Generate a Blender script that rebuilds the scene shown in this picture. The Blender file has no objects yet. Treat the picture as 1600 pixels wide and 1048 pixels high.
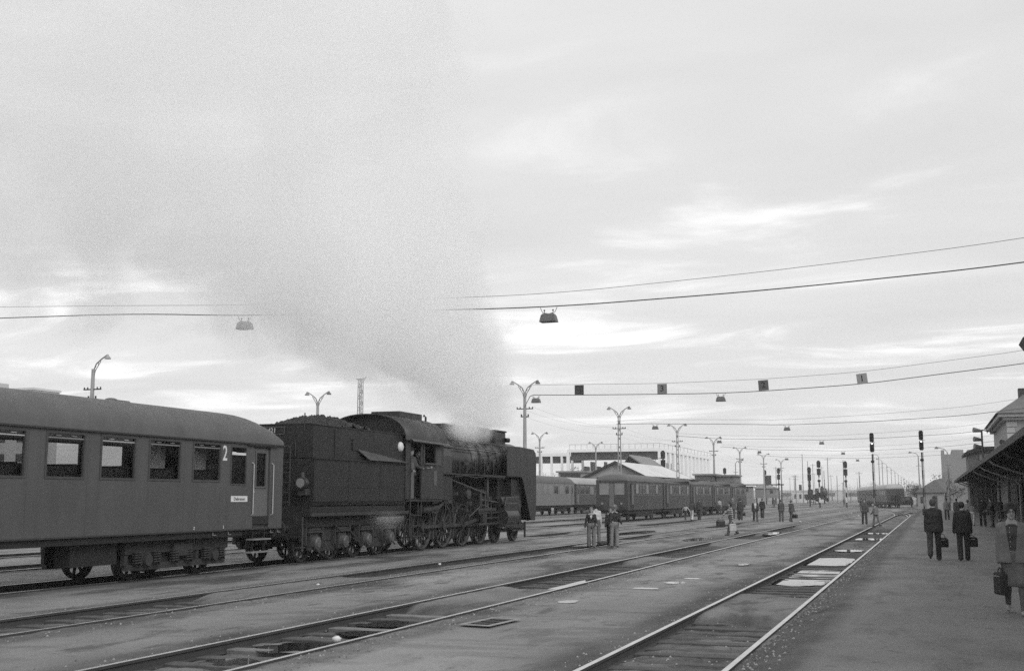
import bpy, math, random
import numpy as np
from mathutils import Vector, Matrix
random.seed(7)
SC = bpy.context.scene
COL = SC.collection
R = math.radians
# ---------------------------------------------------------------- camera
cam_d = bpy.data.cameras.new("camera"); cam = bpy.data.objects.new("camera", cam_d); COL.objects.link(cam)
cam_d.sensor_width = 36; cam_d.lens = 40.5; cam_d.clip_start = .1; cam_d.clip_end = 6000
CAMZ = 1.85
cam.location = (0, 0, CAMZ)
cam.rotation_euler = (R(90 + 7.97), 0, R(19.9))
SC.camera = cam
# ---------------------------------------------------------------- world: overcast daylight
SUN_EL, SUN_ROT = R(36), R(128)
w = bpy.data.worlds.new("World"); SC.world = w; w.use_nodes = True
nt = w.node_tree; nt.nodes.clear(); N = nt.nodes; L = nt.links
def nd(t, **k):
    n = N.new(t)
    for a, b in k.items(): setattr(n, a, b)
    return n
def mth(op, a, b=None, c=None, clamp=False):
    n = nd('ShaderNodeMath', operation=op, use_clamp=clamp)
    for i, v in enumerate((a, b, c)):
        if v is None: continue
        if isinstance(v, (int, float)): n.inputs[i].default_value = v
        else: L.new(v, n.inputs[i])
    return n.outputs[0]
sky = nd('ShaderNodeTexSky', sky_type='NISHITA', sun_disc=False, sun_elevation=SUN_EL, sun_rotation=SUN_ROT, air_density=1.0, dust_density=4.0)
bw = nd('ShaderNodeRGBToBW'); L.new(sky.outputs[0], bw.inputs[0])
tc = nd('ShaderNodeTexCoord'); sp = nd('ShaderNodeSeparateXYZ'); L.new(tc.outputs['Generated'], sp.inputs[0])
up = mth('MAXIMUM', sp.outputs[2], 0.0)
den = mth('ADD', up, .10)
u = mth('DIVIDE', sp.outputs[0], den); v = mth('DIVIDE', sp.outputs[1], den)
cb = nd('ShaderNodeCombineXYZ'); L.new(mth('MULTIPLY', u, .55), cb.inputs[0]); L.new(v, cb.inputs[1])
mp = nd('ShaderNodeMapping'); mp.inputs['Rotation'].default_value = (0, 0, R(-12)); L.new(cb.outputs[0], mp.inputs[0])
n1 = nd('ShaderNodeTexNoise'); n1.inputs['Scale'].default_value = 2.0; n1.inputs['Detail'].default_value = 7; n1.inputs['Roughness'].default_value = .55; n1.inputs['Distortion'].default_value = .6
L.new(mp.outputs[0], n1.inputs['Vector'])
n2 = nd('ShaderNodeTexNoise'); n2.inputs['Scale'].default_value = .8; n2.inputs['Detail'].default_value = 5; n2.inputs['Distortion'].default_value = .5; L.new(mp.outputs[0], n2.inputs['Vector'])
# thin bright breaks in the deck, stronger low down
brk = nd('ShaderNodeMapRange', interpolation_type='SMOOTHSTEP'); brk.inputs[1].default_value = .50; brk.inputs[2].default_value = .72
L.new(n1.outputs[0], brk.inputs[0])
low = nd('ShaderNodeMapRange', interpolation_type='SMOOTHSTEP'); low.inputs[1].default_value = .42; low.inputs[2].default_value = .05
L.new(up, low.inputs[0])
cl = mth('ADD', mth('ADD', mth('MULTIPLY', n2.outputs[0], 2.6), mth('MULTIPLY', n1.outputs[0], 1.6)), 3.75)                              # deck
cl = mth('ADD', cl, mth('MULTIPLY', mth('MULTIPLY', brk.outputs[0], mth('ADD', mth('MULTIPLY', mth('MULTIPLY', low.outputs[0], mth('MINIMUM', mth('MULTIPLY', up, 7.0), 1.0)), .9), .12)), 3.8))
cl = mth('ADD', cl, mth('MULTIPLY', low.outputs[0], .3))
mx = mth('ADD', mth('MULTIPLY', bw.outputs[0], .05), mth('MULTIPLY', cl, .90))
bg = nd('ShaderNodeBackground'); bg.inputs[1].default_value = .118; L.new(mx, bg.inputs[0])
wo = nd('ShaderNodeOutputWorld'); L.new(bg.outputs[0], wo.inputs[0])
# ---------------------------------------------------------------- sun (veiled by the cloud deck)
sd = bpy.data.lights.new("sun", 'SUN'); sd.energy = 1.4; sd.angle = R(28); sd.color = (1, 1, 1)
so = bpy.data.objects.new("sun", sd); COL.objects.link(so)
sv = Vector((math.sin(SUN_ROT) * math.cos(SUN_EL), math.cos(SUN_ROT) * math.cos(SUN_EL), math.sin(SUN_EL)))
so.rotation_euler = sv.to_track_quat('Z', 'Y').to_euler(); so.location = (0, 0, 60)
vs = SC.view_settings; vs.view_transform = 'Standard'; vs.look = 'None'; vs.exposure = .3; vs.gamma = 1; vs.use_curve_mapping = False
cy = SC.cycles
cy.max_bounces = 14; cy.diffuse_bounces = 3; cy.glossy_bounces = 3; cy.transparent_max_bounces = 12; cy.volume_bounces = 12
cy.volume_step_rate = 2.0; cy.use_denoising = False; cy.caustics_reflective = False; cy.caustics_refractive = False
# ---------------------------------------------------------------- materials
MATS = {}
def mat(name, v, rough=.7, var=.18, scale=1.5, bump=0.0, bscale=30, metal=0.0, streak=0.0, spec=.5, attr=None, fine=.0, coat=0):
    if name in MATS: return MATS[name]
    m = bpy.data.materials.new(name); m.use_nodes = True; t = m.node_tree; n = t.nodes; l = t.links
    b = n['Principled BSDF']; b.inputs['Roughness'].default_value = rough; b.inputs['Metallic'].default_value = metal
    b.inputs['Specular IOR Level'].default_value = spec
    if coat: b.inputs['Coat Weight'].default_value = coat; b.inputs['Coat Roughness'].default_value = .15
    co = n.new('ShaderNodeTexCoord')
    def math_(op, a, c):
        q = n.new('ShaderNodeMath'); q.operation = op
        for i, s in enumerate((a, c)):
            if isinstance(s, (int, float)): q.inputs[i].default_value = s
            else: l.new(s, q.inputs[i])
        return q.outputs[0]
    def noise(sc, det=5, vec=None, r=.6):
        q = n.new('ShaderNodeTexNoise'); q.inputs['Scale'].default_value = sc; q.inputs['Detail'].default_value = det; q.inputs['Roughness'].default_value = r
        l.new(vec or co.outputs['Object'], q.inputs['Vector']); return q.outputs[0]
    f = math_('ADD', math_('MULTIPLY', math_('SUBTRACT', noise(scale), .5), 2 * var * 2), 1.0)
    if fine: f = math_('MULTIPLY', f, math_('ADD', math_('MULTIPLY', math_('SUBTRACT', noise(90, 3), .5), fine * 4), 1.0))
    if streak:
        mpn = n.new('ShaderNodeMapping'); mpn.inputs['Scale'].default_value = (3.2, 3.2, .22); l.new(co.outputs['Object'], mpn.inputs[0])
        f = math_('MULTIPLY', f, math_('ADD', math_('MULTIPLY', math_('SUBTRACT', noise(1.6, 6, mpn.outputs[0]), .5), streak * 4), 1.0))
    if attr:
        a = n.new('ShaderNodeAttribute'); a.attribute_name = attr; f = math_('MULTIPLY', f, a.outputs['Fac'])
    f = math_('MAXIMUM', math_('MULTIPLY', f, v), .004)
    cbn = n.new('ShaderNodeCombineColor')
    for i in range(3): l.new(f, cbn.inputs[i])
    l.new(cbn.outputs[0], b.inputs['Base Color'])
    if rough < .95 and metal < .5:
        l.new(math_('MINIMUM', math_('MULTIPLY', math_('ADD', math_('MULTIPLY', math_('SUBTRACT', noise(scale * 2.3), .5), .9), 1.0), rough), 1.0), b.inputs['Roughness'])
    if bump:
        bn = n.new('ShaderNodeBump'); bn.inputs['Strength'].default_value = min(1, bump); bn.inputs['Distance'].default_value = .02
        l.new(noise(bscale, 4), bn.inputs['Height']); l.new(bn.outputs[0], b.inputs['Normal'])
    MATS[name] = m; return m
def glass(name='window_glass', tint=.80, rough=.04):
    if name in MATS: return MATS[name]
    m = bpy.data.materials.new(name); m.use_nodes = True; t = m.node_tree; n = t.nodes; l = t.links; n.clear()
    o = n.new('ShaderNodeOutputMaterial'); tr = n.new('ShaderNodeBsdfTransparent'); tr.inputs[0].default_value = (tint, tint, tint, 1)
    g = n.new('ShaderNodeBsdfGlossy'); g.inputs['Roughness'].default_value = rough
    fr = n.new('ShaderNodeFresnel'); fr.inputs[0].default_value = 1.5
    mxx = n.new('ShaderNodeMixShader'); l.new(fr.outputs[0], mxx.inputs[0]); l.new(tr.outputs[0], mxx.inputs[1]); l.new(g.outputs[0], mxx.inputs[2])
    ge = n.new('ShaderNodeNewGeometry'); bf = n.new('ShaderNodeMath'); bf.operation = 'SUBTRACT'; bf.inputs[0].default_value = 1; l.new(ge.outputs['Backfacing'], bf.inputs[1]); ff = n.new('ShaderNodeMath'); ff.operation = 'MULTIPLY'; l.new(fr.outputs[0], ff.inputs[0]); l.new(bf.outputs[0], ff.inputs[1]); l.new(ff.outputs[0], mxx.inputs[0])
    l.new(mxx.outputs[0], o.inputs[0]); MATS[name] = m; return m
def paving(name, v, dark=.55):
    m = mat(name, v, .85, .10, .3, .5, 60, attr='dirt', fine=.16); t = m.node_tree; n = t.nodes; l = t.links
    cc = [q for q in n if q.bl_idname == 'ShaderNodeCombineColor'][0]; src = cc.inputs[0].links[0].from_socket
    co = n.new('ShaderNodeTexCoord'); mp_ = n.new('ShaderNodeMapping'); mp_.inputs['Scale'].default_value = (1, .35, 1); l.new(co.outputs['Object'], mp_.inputs[0])
    f = src
    for sc, lo, hi, amt, wv in ((.55, .50, .66, dark, 1), (1.7, .55, .68, dark * .75, 1), (5.5, .58, .70, .35, 0), (23, .60, .74, .35, 0)):
        z = n.new('ShaderNodeTexNoise'); z.inputs['Scale'].default_value = sc; z.inputs['Detail'].default_value = 6; z.inputs['Roughness'].default_value = .62; z.inputs['Distortion'].default_value = .3
        l.new(mp_.outputs[0] if wv else co.outputs['Object'], z.inputs['Vector']); r = n.new('ShaderNodeMapRange'); r.interpolation_type = 'SMOOTHSTEP'; r.inputs[1].default_value = lo; r.inputs[2].default_value = hi; r.inputs[3].default_value = 1; r.inputs[4].default_value = 1 - amt; l.new(z.outputs[0], r.inputs[0])
        q = n.new('ShaderNodeMath'); q.operation = 'MULTIPLY'; l.new(f, q.inputs[0]); l.new(r.outputs[0], q.inputs[1]); f = q.outputs[0]
    z = n.new('ShaderNodeTexNoise'); z.inputs['Scale'].default_value = 34; z.inputs['Detail'].default_value = 2; l.new(co.outputs['Object'], z.inputs['Vector']); r = n.new('ShaderNodeMapRange'); r.inputs[1].default_value = .66; r.inputs[2].default_value = .74; r.inputs[3].default_value = 1; r.inputs[4].default_value = 1.5; l.new(z.outputs[0], r.inputs[0])
    q = n.new('ShaderNodeMath'); q.operation = 'MULTIPLY'; l.new(f, q.inputs[0]); l.new(r.outputs[0], q.inputs[1]); f = q.outputs[0]
    for i in range(3): l.new(f, cc.inputs[i])
    return m
M = dict(
    asphalt=paving('yard_asphalt', .22, .68),
    ballast=mat('dark_ballast', .085, .92, .3, 2.2, 1.0, 45, attr='dirt', fine=.2),
    platform=paving('platform_asphalt', .165, .35),
    rail_side=mat('rusty_rail', .045, .8, .25, 3),
    rail_top=mat('worn_rail_top', .62, .38, .18, 2.2, metal=.7),
    sleeper=mat('old_sleeper_wood', .075, .85, .3, 3, .6, 25),
    coach=mat('coach_paint', .076, .45, .12, .8, streak=.10, spec=.35),
    coach_roof=mat('coach_roof_paint', .09, .6, .14, 1.2, streak=.05),
    under=mat('underframe_grime', .010, .75, .3, 3),
    under2=mat('dusty_iron', .03, .7, .35, 4),
    dark=mat('very_dark', .012, .8, .1, 1),
    interior=mat('coach_interior', .25, .8, .15, 2),
    seat=mat('seat_vinyl', .03, .6, .1, 2),
    white=mat('white_paint', .62, .55, .08, 3),
    chrome=mat('handrail_metal', .45, .35, .1, 3, metal=.4),
    loco=mat('loco_black_paint', .011, .42, .35, 1.4, streak=.16, spec=.6),
    boiler=mat('boiler_cladding', .018, .27, .18, 1.3, spec=.8),
    tender=mat('tender_paint', .016, .52, .28, 1.2, streak=.15, spec=.4),
    rod=mat('oily_steel', .07, .38, .3, 3, metal=.6),
    wheel=mat('wheel_iron', .028, .6, .3, 3),
    coal=mat('coal', .016, .6, .5, 5, .8, 25),
    concrete=mat('concrete_pole', .30, .85, .14, 2, .3, 20),
    conc_far=mat('hall_concrete', .85, .85, .06, .2),
    lampmetal=mat('lamp_enamel', .11, .5, .15, 3),
    lampgrey=mat('lamp_grey_metal', .2, .5, .15, 3),
    wire=mat('wire_metal', .05, .6, .1, 1),
    skin=mat('skin', .34, .6, .06, 6),
    pale_sleeper=mat('wet_sheen_sleeper_wood', .15, .6, .45, 3, .6, 25),  # paler base colour stands in for sky sheen on wet sleepers
    signal_w=mat('signal_white', .6, .6, .1, 2),
)
GL = glass()
# ---------------------------------------------------------------- mesh builder
def tag(o, label=None, cat=None, group=None, kind=None):
    if label: o['label'] = label
    if cat: o['category'] = cat
    if group: o['group'] = group
    if kind: o['kind'] = kind
    return o
def thing(name, loc, label, cat, group=None, rz=0):
    o = bpy.data.objects.new(name, None); COL.objects.link(o); o.location = loc; o.rotation_euler = (0, 0, rz); o.empty_display_size = .3
    return tag(o, label, cat, group)
def link(name, me, m=None, parent=None, loc=(0, 0, 0)):
    o = bpy.data.objects.new(name, me); COL.objects.link(o); o.location = loc
    if m and not me.materials: me.materials.append(m)
    if parent: o.parent = parent
    return o
class MB:
    def __init__(s): s.v = []; s.f = []; s.mi = []; s.sm = []
    def add(s, vs, fs, mi=0, smooth=False):
        b = len(s.v); s.v += [tuple(p) for p in vs]; s.f += [tuple(b + i for i in f) for f in fs]; s.mi += [mi] * len(fs); s.sm += [smooth] * len(fs); return s
    def box(s, x0, x1, y0, y1, z0, z1, mi=0):
        if x0 > x1: x0, x1 = x1, x0
        v = [(x0, y0, z0), (x1, y0, z0), (x1, y1, z0), (x0, y1, z0), (x0, y0, z1), (x1, y0, z1), (x1, y1, z1), (x0, y1, z1)]
        return s.add(v, [(0, 3, 2, 1), (4, 5, 6, 7), (0, 1, 5, 4), (1, 2, 6, 5), (2, 3, 7, 6), (3, 0, 4, 7)], mi)
    def cyl(s, a, b, r0, r1=None, n=12, mi=0, cap=True, smooth=True):
        a = Vector(a); b = Vector(b); r1 = r0 if r1 is None else r1; d = (b - a)
        if d.length < 1e-9: return s
        q = d.to_track_quat('Z', 'Y'); X = q @ Vector((1, 0, 0)); Y = q @ Vector((0, 1, 0)); vs = []
        for c, r in ((a, r0), (b, r1)):
            for i in range(n):
                t = 2 * math.pi * i / n; vs.append(c + X * (r * math.cos(t)) + Y * (r * math.sin(t)))
        s.add(vs, [(i, (i + 1) % n, n + (i + 1) % n, n + i) for i in range(n)], mi, smooth)
        if cap: s.add(vs[:n], [tuple(range(n))[::-1]], mi); s.add(vs[n:], [tuple(range(n))], mi)
        return s
    def tube(s, pts, r, n=6, mi=0):
        for a, b in zip(pts[:-1], pts[1:]): s.cyl(a, b, r, r, n, mi)
        return s
    def lathe(s, prof, c, axis='z', n=24, mi=0, a0=0, a1=2 * math.pi, smooth=True):
        full = abs(a1 - a0 - 2 * math.pi) < 1e-6; m = n if full else n + 1; vs = []
        for r, h in prof:
            for i in range(m):
                t = a0 + (a1 - a0) * i / n; p = (r * math.cos(t), r * math.sin(t))
                vs.append({'z': (c[0] + p[0], c[1] + p[1], c[2] + h), 'y': (c[0] + p[0], c[1] + h, c[2] + p[1]), 'x': (c[0] + h, c[1] + p[0], c[2] + p[1])}[axis])
        fs = []
        for k in range(len(prof) - 1):
            for i in range(n):
                j = (i + 1) % m; fs.append((k * m + i, k * m + j, (k + 1) * m + j, (k + 1) * m + i))
        return s.add(vs, fs, mi, smooth)
    def prism(s, poly, axis, a, b, mi=0):
        n = len(poly)
        def P(p, h): return {'x': (h, p[0], p[1]), 'y': (p[0], h, p[1]), 'z': (p[0], p[1], h)}[axis]
        vs = [P(p, a) for p in poly] + [P(p, b) for p in poly]
        return s.add(vs, [tuple(range(n))[::-1], tuple(range(n, 2 * n))] + [(i, (i + 1) % n, n + (i + 1) % n, n + i) for i in range(n)], mi)
    def wall(s, axis, p0, p1, u0, u1, z0, z1, holes, mi=0):
        """slab between p0 and p1 on `axis`, spanning u0..u1, z0..z1 with rectangular holes (u0,u1,z0,z1)"""
        us = sorted({u0, u1, *[h[0] for h in holes], *[h[1] for h in holes]}); zs = sorted({z0, z1, *[h[2] for h in holes], *[h[3] for h in holes]})
        us = [q for q in us if u0 <= q <= u1]; zs = [q for q in zs if z0 <= q <= z1]
        def ins(a, b, c, d): return any(a >= h[0] - 1e-6 and b <= h[1] + 1e-6 and c >= h[2] - 1e-6 and d <= h[3] + 1e-6 for h in holes)
        idx = {}; vs = []; fs = []
        def V(p, a, c):
            k = (p, a, c)
            if k not in idx: idx[k] = len(vs); vs.append((p, a, c) if axis == 'x' else (a, p, c))
            return idx[k]
        nu, nz = len(us) - 1, len(zs) - 1
        sol = [[not ins(us[i], us[i + 1], zs[j], zs[j + 1]) for j in range(nz)] for i in range(nu)]
        for i in range(nu):
            for j in range(nz):
                if not sol[i][j]: continue
                a, b, c, d = us[i], us[i + 1], zs[j], zs[j + 1]
                fs.append((V(p0, a, c), V(p0, a, d), V(p0, b, d), V(p0, b, c))); fs.append((V(p1, a, c), V(p1, b, c), V(p1, b, d), V(p1, a, d)))
                if i == 0 or not sol[i - 1][j]: fs.append((V(p0, a, c), V(p1, a, c), V(p1, a, d), V(p0, a, d)))
                if i == nu - 1 or not sol[i + 1][j]: fs.append((V(p0, b, c), V(p0, b, d), V(p1, b, d), V(p1, b, c)))
                if j == 0 or not sol[i][j - 1]: fs.append((V(p0, a, c), V(p0, b, c), V(p1, b, c), V(p1, a, c)))
                if j == nz - 1 or not sol[i][j + 1]: fs.append((V(p0, a, d), V(p1, a, d), V(p1, b, d), V(p0, b, d)))
        return s.add(vs, fs, mi)
    def frame(s, axis, p0, p1, u0, u1, z0, z1, t, mi=0):
        return s.wall(axis, p0, p1, u0, u1, z0, z1, [(u0 + t, u1 - t, z0 + t, z1 - t)], mi)
    def ell(s, c, r, n=12, m=8, mi=0):
        vs = []; fs = []
        for j in range(m + 1):
            p = math.pi * j / m
            for i in range(n):
                t = 2 * math.pi * i / n; vs.append((c[0] + r[0] * math.sin(p) * math.cos(t), c[1] + r[1] * math.sin(p) * math.sin(t), c[2] + r[2] * math.cos(p)))
        for j in range(m):
            for i in range(n): fs.append((j * n + i, (j + 1) * n + i, (j + 1) * n + (i + 1) % n, j * n + (i + 1) % n))
        return s.add(vs, fs, mi, True)
    def mesh(s, name, mats):
        me = bpy.data.meshes.new(name); me.from_pydata(s.v, [], s.f); me.update()
        for m_ in (mats if isinstance(mats, (list, tuple)) else [mats]): me.materials.append(m_)
        me.polygons.foreach_set('material_index', s.mi); me.polygons.foreach_set('use_smooth', s.sm); me.validate(); return me
    def build(s, name, mats, parent=None, loc=(0, 0, 0), bevel=0):
        me = s.mesh(name, mats)
        o = link(name, me, None, parent, loc)
        if bevel:
            b = o.modifiers.new('bevel', 'BEVEL'); b.width = bevel; b.segments = 2; b.limit_method = 'ANGLE'; b.angle_limit = R(40)
        return o
def kids(o): return KID.get(o.name, [])
def copy_tree(o, parent=None):
    c = o.copy(); COL.objects.link(c)
    if parent: c.parent = parent
    for ch in [x for x in ALLK() if x.parent == o]: copy_tree(ch, c)
    return c
def ALLK(): return list(bpy.data.objects)
def text_mesh(name, body, size, mat_, parent, loc, rot, ext=.004, sx=1.0):
    cu = bpy.data.curves.new(name, 'FONT'); cu.body = body; cu.size = size; cu.extrude = ext; cu.align_x = 'CENTER'; cu.align_y = 'CENTER'; cu.offset = size * .012
    t = bpy.data.objects.new(name, cu); COL.objects.link(t); dg = bpy.context.evaluated_depsgraph_get()
    me = bpy.data.meshes.new_from_object(t.evaluated_get(dg)); bpy.data.objects.remove(t); bpy.data.curves.remove(cu)
    me.materials.clear(); me.materials.append(mat_)
    o = link(name, me, None, parent, loc); o.rotation_euler = rot; o.scale = (sx, 1, 1); return o
def fbm(x, y, seed=0, oct=4):
    v = 0; a = .5; f = 1
    for i in range(oct):
        v += a * (np.sin(x * f * 1.7 + seed * 3.1 + 1.3 * np.sin(y * f * 1.1 + seed)) * np.sin(y * f * 1.9 + seed * 1.7 + 1.7 * np.sin(x * f * .9 + 2 * seed)))
        a *= .55; f *= 2.13
    return v
# ================================================================ GROUND, PLATFORM, TRACKS
TR = [-2.95, -8.0, -12.7, -17.8, -23.0, -27.9, -33.0, -38.0]
def sstep(a, b, x):
    t = np.clip((x - a) / (b - a), 0, 1); return t * t * (3 - 2 * t)
def depth(k, y):
    """how far the fill between the rails lies under the rail top"""
    y = np.asarray(y, float)
    if k == 0: d = .15 - .022 * (1 - sstep(16, 18, y)) - .10 * sstep(17.5, 19.5, y) * (1 - sstep(23.2, 24.2, y)) - .06 * sstep(44, 46, y) * (1 - sstep(52, 54, y)) - .05 * sstep(70, 80, y)
    elif k == 1: d = .15 - .125 * (1 - sstep(9.8, 10.4, y)) - .12 * sstep(18.2, 18.8, y) * (1 - sstep(23.2, 23.8, y)) - .11 * sstep(33, 34, y) * (1 - sstep(37, 38, y)) - .12 * sstep(47, 48, y) * (1 - sstep(53.5, 54.2, y)) - .12 * sstep(60, 61, y) * (1 - sstep(65, 66, y)) - .11 * sstep(78, 80, y)
    elif k == 2: d = .135 - .11 * sstep(19, 20, y) * (1 - sstep(25, 26, y)) - .10 * sstep(46, 47, y) * (1 - sstep(51, 52, y)) - .10 * sstep(57, 58, y) * (1 - sstep(72, 73, y)) - .1 * sstep(86, 88, y)
    elif k == 3: d = .12 - .09 * sstep(48, 49, y) * (1 - sstep(53, 54, y)) - .09 * sstep(60, 61, y) * (1 - sstep(75, 76, y)) - .09 * sstep(95, 96, y)
    elif k == 4: d = .11 - .08 * sstep(30, 31, y) * (1 - sstep(40, 41, y)) - .08 * sstep(60, 61, y) * (1 - sstep(70, 71, y)) - .08 * sstep(110, 112, y)
    else: d = .09 + 0 * y
    return d
def make_ground():
    ys = list(np.arange(2, 34, .22)) + list(np.arange(34, 80, .6)) + list(np.arange(80, 160, 2.5)) + [170, 190, 220, 270, 350, 500, 750, 1100, 1390]
    xs = [-420, -250, -150, -90, -60, -45]; typ = ['g'] * 6
    for c in (-27.9, -23.0, -17.8, -12.7, -8.0, -2.95):
        k = TR.index(c)
        base = [(-2.3, 'g'), (-1.9, 'g'), (-1.5, 'g'), (-1.2, 'e'), (-.95, 'e'), (-.80, 'e'), (-.762, 'e')]
        xs += [c + q[0] for q in base]; typ += [q[1] for q in base]
        for q in (-.758, -.70, -.6, -.45, -.3, -.15, 0, .15, .3, .45, .6, .70, .758): xs.append(c + q); typ.append(('t', k, q))
        hi = [(.762, 'e'), (.80, 'e'), (.95, 'e'), (1.2, 'e'), (1.5, 'g'), (1.9, 'g')] if c < -3 else [(.762, 'e'), (.80, 'e'), (.9, 'e'), (1.05, 'e'), (1.2, 'u'), (1.34, 'u')]
        xs += [c + q[0] for q in hi]; typ += [q[1] for q in hi]
    xs += [0, 1, 3, 8, 20, 60, 150, 420]; typ += ['u'] * 8
    o = np.argsort(xs); xs = [xs[i] for i in o]; typ = [typ[i] for i in o]
    X, Y = np.meshgrid(np.array(xs), np.array(ys), indexing='ij')
    Z = np.zeros_like(X); D = np.ones_like(X)
    big = fbm(X * .35, Y * .16, 1); med = fbm(X * 1.1, Y * .7, 2); fine = fbm(X * 5, Y * 4, 3)
    for i, t in enumerate(typ):
        x = X[i]; y = Y[i]
        if t == 'g':
            Z[i] = -.035 + .018 * med[i]; D[i] = 1 + .30 * big[i] + .16 * med[i] - .30 * (med[i] + .6 * fine[i] > .33)
        elif t == 'e':
            Z[i] = -.03 + .012 * fine[i]; D[i] = .60 + .3 * big[i] + .22 * med[i] + .12 * fine[i]
        elif t == 'u': Z[i] = -.05 if xs[i] < -1.55 else -.12; D[i] = .45 + .2 * fine[i]
        else:
            _, k, q = t; d = depth(k, y + .35 * np.sin(q * 3 + 1.3 * k))
            deep = sstep(.06, .10, d)
            Z[i] = -d + (.022 * fine[i] + .012 * med[i]) * (.35 + .65 * deep) - .02 * deep * (abs(q) > .6)
            D[i] = (.70 + .25 * med[i]) * (1 - deep) + deep * (.55 + .25 * med[i] + .2 * fine[i])
    for c in (-2.95, -8.0): D *= np.where((X < c - .7) & (X > c - 2.6), 1 - .42 * np.exp(-((X - c + .9) / .8) ** 2) * (1 + 1.2 * fbm(X * .9, Y * .35, 7)), 1)
    D = np.clip(D, .12, 1.6)
    nx, ny = X.shape
    vs = np.stack([X, Y, Z], -1).reshape(-1, 3)
    I = np.arange(nx * ny).reshape(nx, ny)
    fs = np.stack([I[:-1, :-1], I[1:, :-1], I[1:, 1:], I[:-1, 1:]], -1).reshape(-1, 4)
    me = bpy.data.meshes.new('ground'); me.from_pydata(vs.tolist(), [], fs.tolist())
    a = me.attributes.new('dirt', 'FLOAT', 'POINT'); a.data.foreach_set('value', D.reshape(-1).astype(np.float32))
    me.polygons.foreach_set('use_smooth', [True] * len(me.polygons)); me.update()
    tag(link('ground', me, M['asphalt']), kind='structure')
make_ground()
def make_platform():
    ys = list(np.arange(2, 50, .3)) + list(np.arange(50, 235, 3))
    xs = [-2.13, -2.0, -1.85, -1.72, -1.62, -1.5, -1.2, -.6, 0, .6, 1.2, 2, 3, 4.5, 6, 8, 12, 16]
    zz = [-.035, -.015, .015, .055, .088, .1, .1, .1, .1, .1, .1, .1, .1, .1, .1, .1, .1, .1]
    X, Y = np.meshgrid(np.array(xs), np.array(ys), indexing='ij'); f = fbm(X * 6, Y * 5, 5); m_ = fbm(X * .6, Y * .35, 6)
    Z = np.array(zz)[:, None] + .004 * fbm(X, Y, 9); D = 1 + .12 * m_
    for i in range(6):
        D[i] = .50 + .22 * f[i] + .1 * m_[i]; Z[i] += .012 * f[i] * (i < 5)
        X[i] += .05 * fbm(Y[i] * .9, Y[i] * .3, 4)
    vs = np.stack([X, Y, Z], -1).reshape(-1, 3); nx, ny = X.shape; I = np.arange(nx * ny).reshape(nx, ny)
    fs = np.stack([I[:-1, :-1], I[1:, :-1], I[1:, 1:], I[:-1, 1:]], -1).reshape(-1, 4)
    me = bpy.data.meshes.new('platform'); me.from_pydata(vs.tolist(), [], fs.tolist())
    a = me.attributes.new('dirt', 'FLOAT', 'POINT'); a.data.foreach_set('value', np.clip(D, .2, 1.4).reshape(-1).astype(np.float32))
    me.polygons.foreach_set('use_smooth', [True] * len(me.polygons)); me.update()
    tag(link('platform', me, M['platform']), kind='structure')
make_platform()
# rails: flat-bottomed profile swept along a centre line
RP = [(-.035, 0), (-.033, -.034), (-.009, -.045), (-.009, -.125), (-.06, -.14), (-.06, -.155), (.06, -.155), (.06, -.14), (.009, -.125), (.009, -.045), (.033, -.034), (.035, 0)]
def sweep(pts, prof, mats, name, parent, top=None):
    m = MB(); n = len(prof); vs = []; P = [Vector(p) for p in pts]
    for i, p in enumerate(P):
        d = (P[min(i + 1, len(P) - 1)] - P[max(i - 1, 0)]); d.z = 0; d.normalize(); s = Vector((d.y, -d.x, 0))
        for a, b in prof: vs.append(p + s * a + Vector((0, 0, b)))
    fs = []; 
    for i in range(len(P) - 1):
        for j in range(n):
            k = (j + 1) % n; fs.append((i * n + j, i * n + k, (i + 1) * n + k, (i + 1) * n + j))
    m.add(vs, fs); m.mi = [1 if (f % n) == n - 1 else 0 for f in range(len(fs))]
    return m.build(name, mats, parent)
RM = [M['rail_side'], M['rail_top']]
tr_lab = ['straight track beside the platform, its sleepers and puddles showing', 'second track from the platform, half sunk in the paving',
          'third track from the platform, mostly paved over, in front of the locomotive', 'track carrying the steam locomotive and the near passenger coach',
          'track carrying the row of short dark railcars', 'sunken track just behind the row of dark railcars', 'far track behind the railcars, before the light grey coach', 'track under the far light grey passenger coach']
TRACKS = []
for k, c in enumerate(TR):
    t = thing('railway_track', (c, 0, 0), tr_lab[k], 'track', 'parallel station tracks'); TRACKS.append(t)
    for s in (-1, 1):
        if k == 0: pts = [(s * .7525, y, 0) for y in (2, 30, 60, 90, 118)] + [(s * .7525 - (y - 118) ** 2 * .0016, y, 0) for y in range(122, 200, 5)]
        else: pts = [(s * .7525 + .012 * math.sin(y * .11 + k), y, 0) for y in list(range(2, 90, 4)) + [110, 140, 180, 240, 330, 450, 600, 800]]
        sweep(pts, RP, RM, 'rail', t)
def sleeper_mesh(seed):
    rr = random.Random(seed); m = MB(); L2 = .69; n = 7; w = .125; vs = []; fs = []
    for i in range(n):
        x = -L2 + 2 * L2 * i / (n - 1); a = w * (1 + rr.uniform(-.12, .06)); b = w * (1 + rr.uniform(-.12, .06)); z = rr.uniform(-.008, .004)
        vs += [(x, -a, -.12), (x, -a, z - .01), (x, -a + .02, z), (x, b - .02, z + rr.uniform(-.005, .003)), (x, b, z - .01), (x, b, -.12)]
    for i in range(n - 1):
        for j in range(5): fs.append((i * 6 + j, i * 6 + j + 1, (i + 1) * 6 + j + 1, (i + 1) * 6 + j))
    fs += [(5, 4, 3, 2, 1, 0), tuple((n - 1) * 6 + j for j in range(6))]
    return m.add(vs, fs).mesh('sleeper', M['sleeper'])
SLM = [sleeper_mesh(i) for i in range(5)]
SLP = [m_.copy() for m_ in SLM[:3]]
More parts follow.
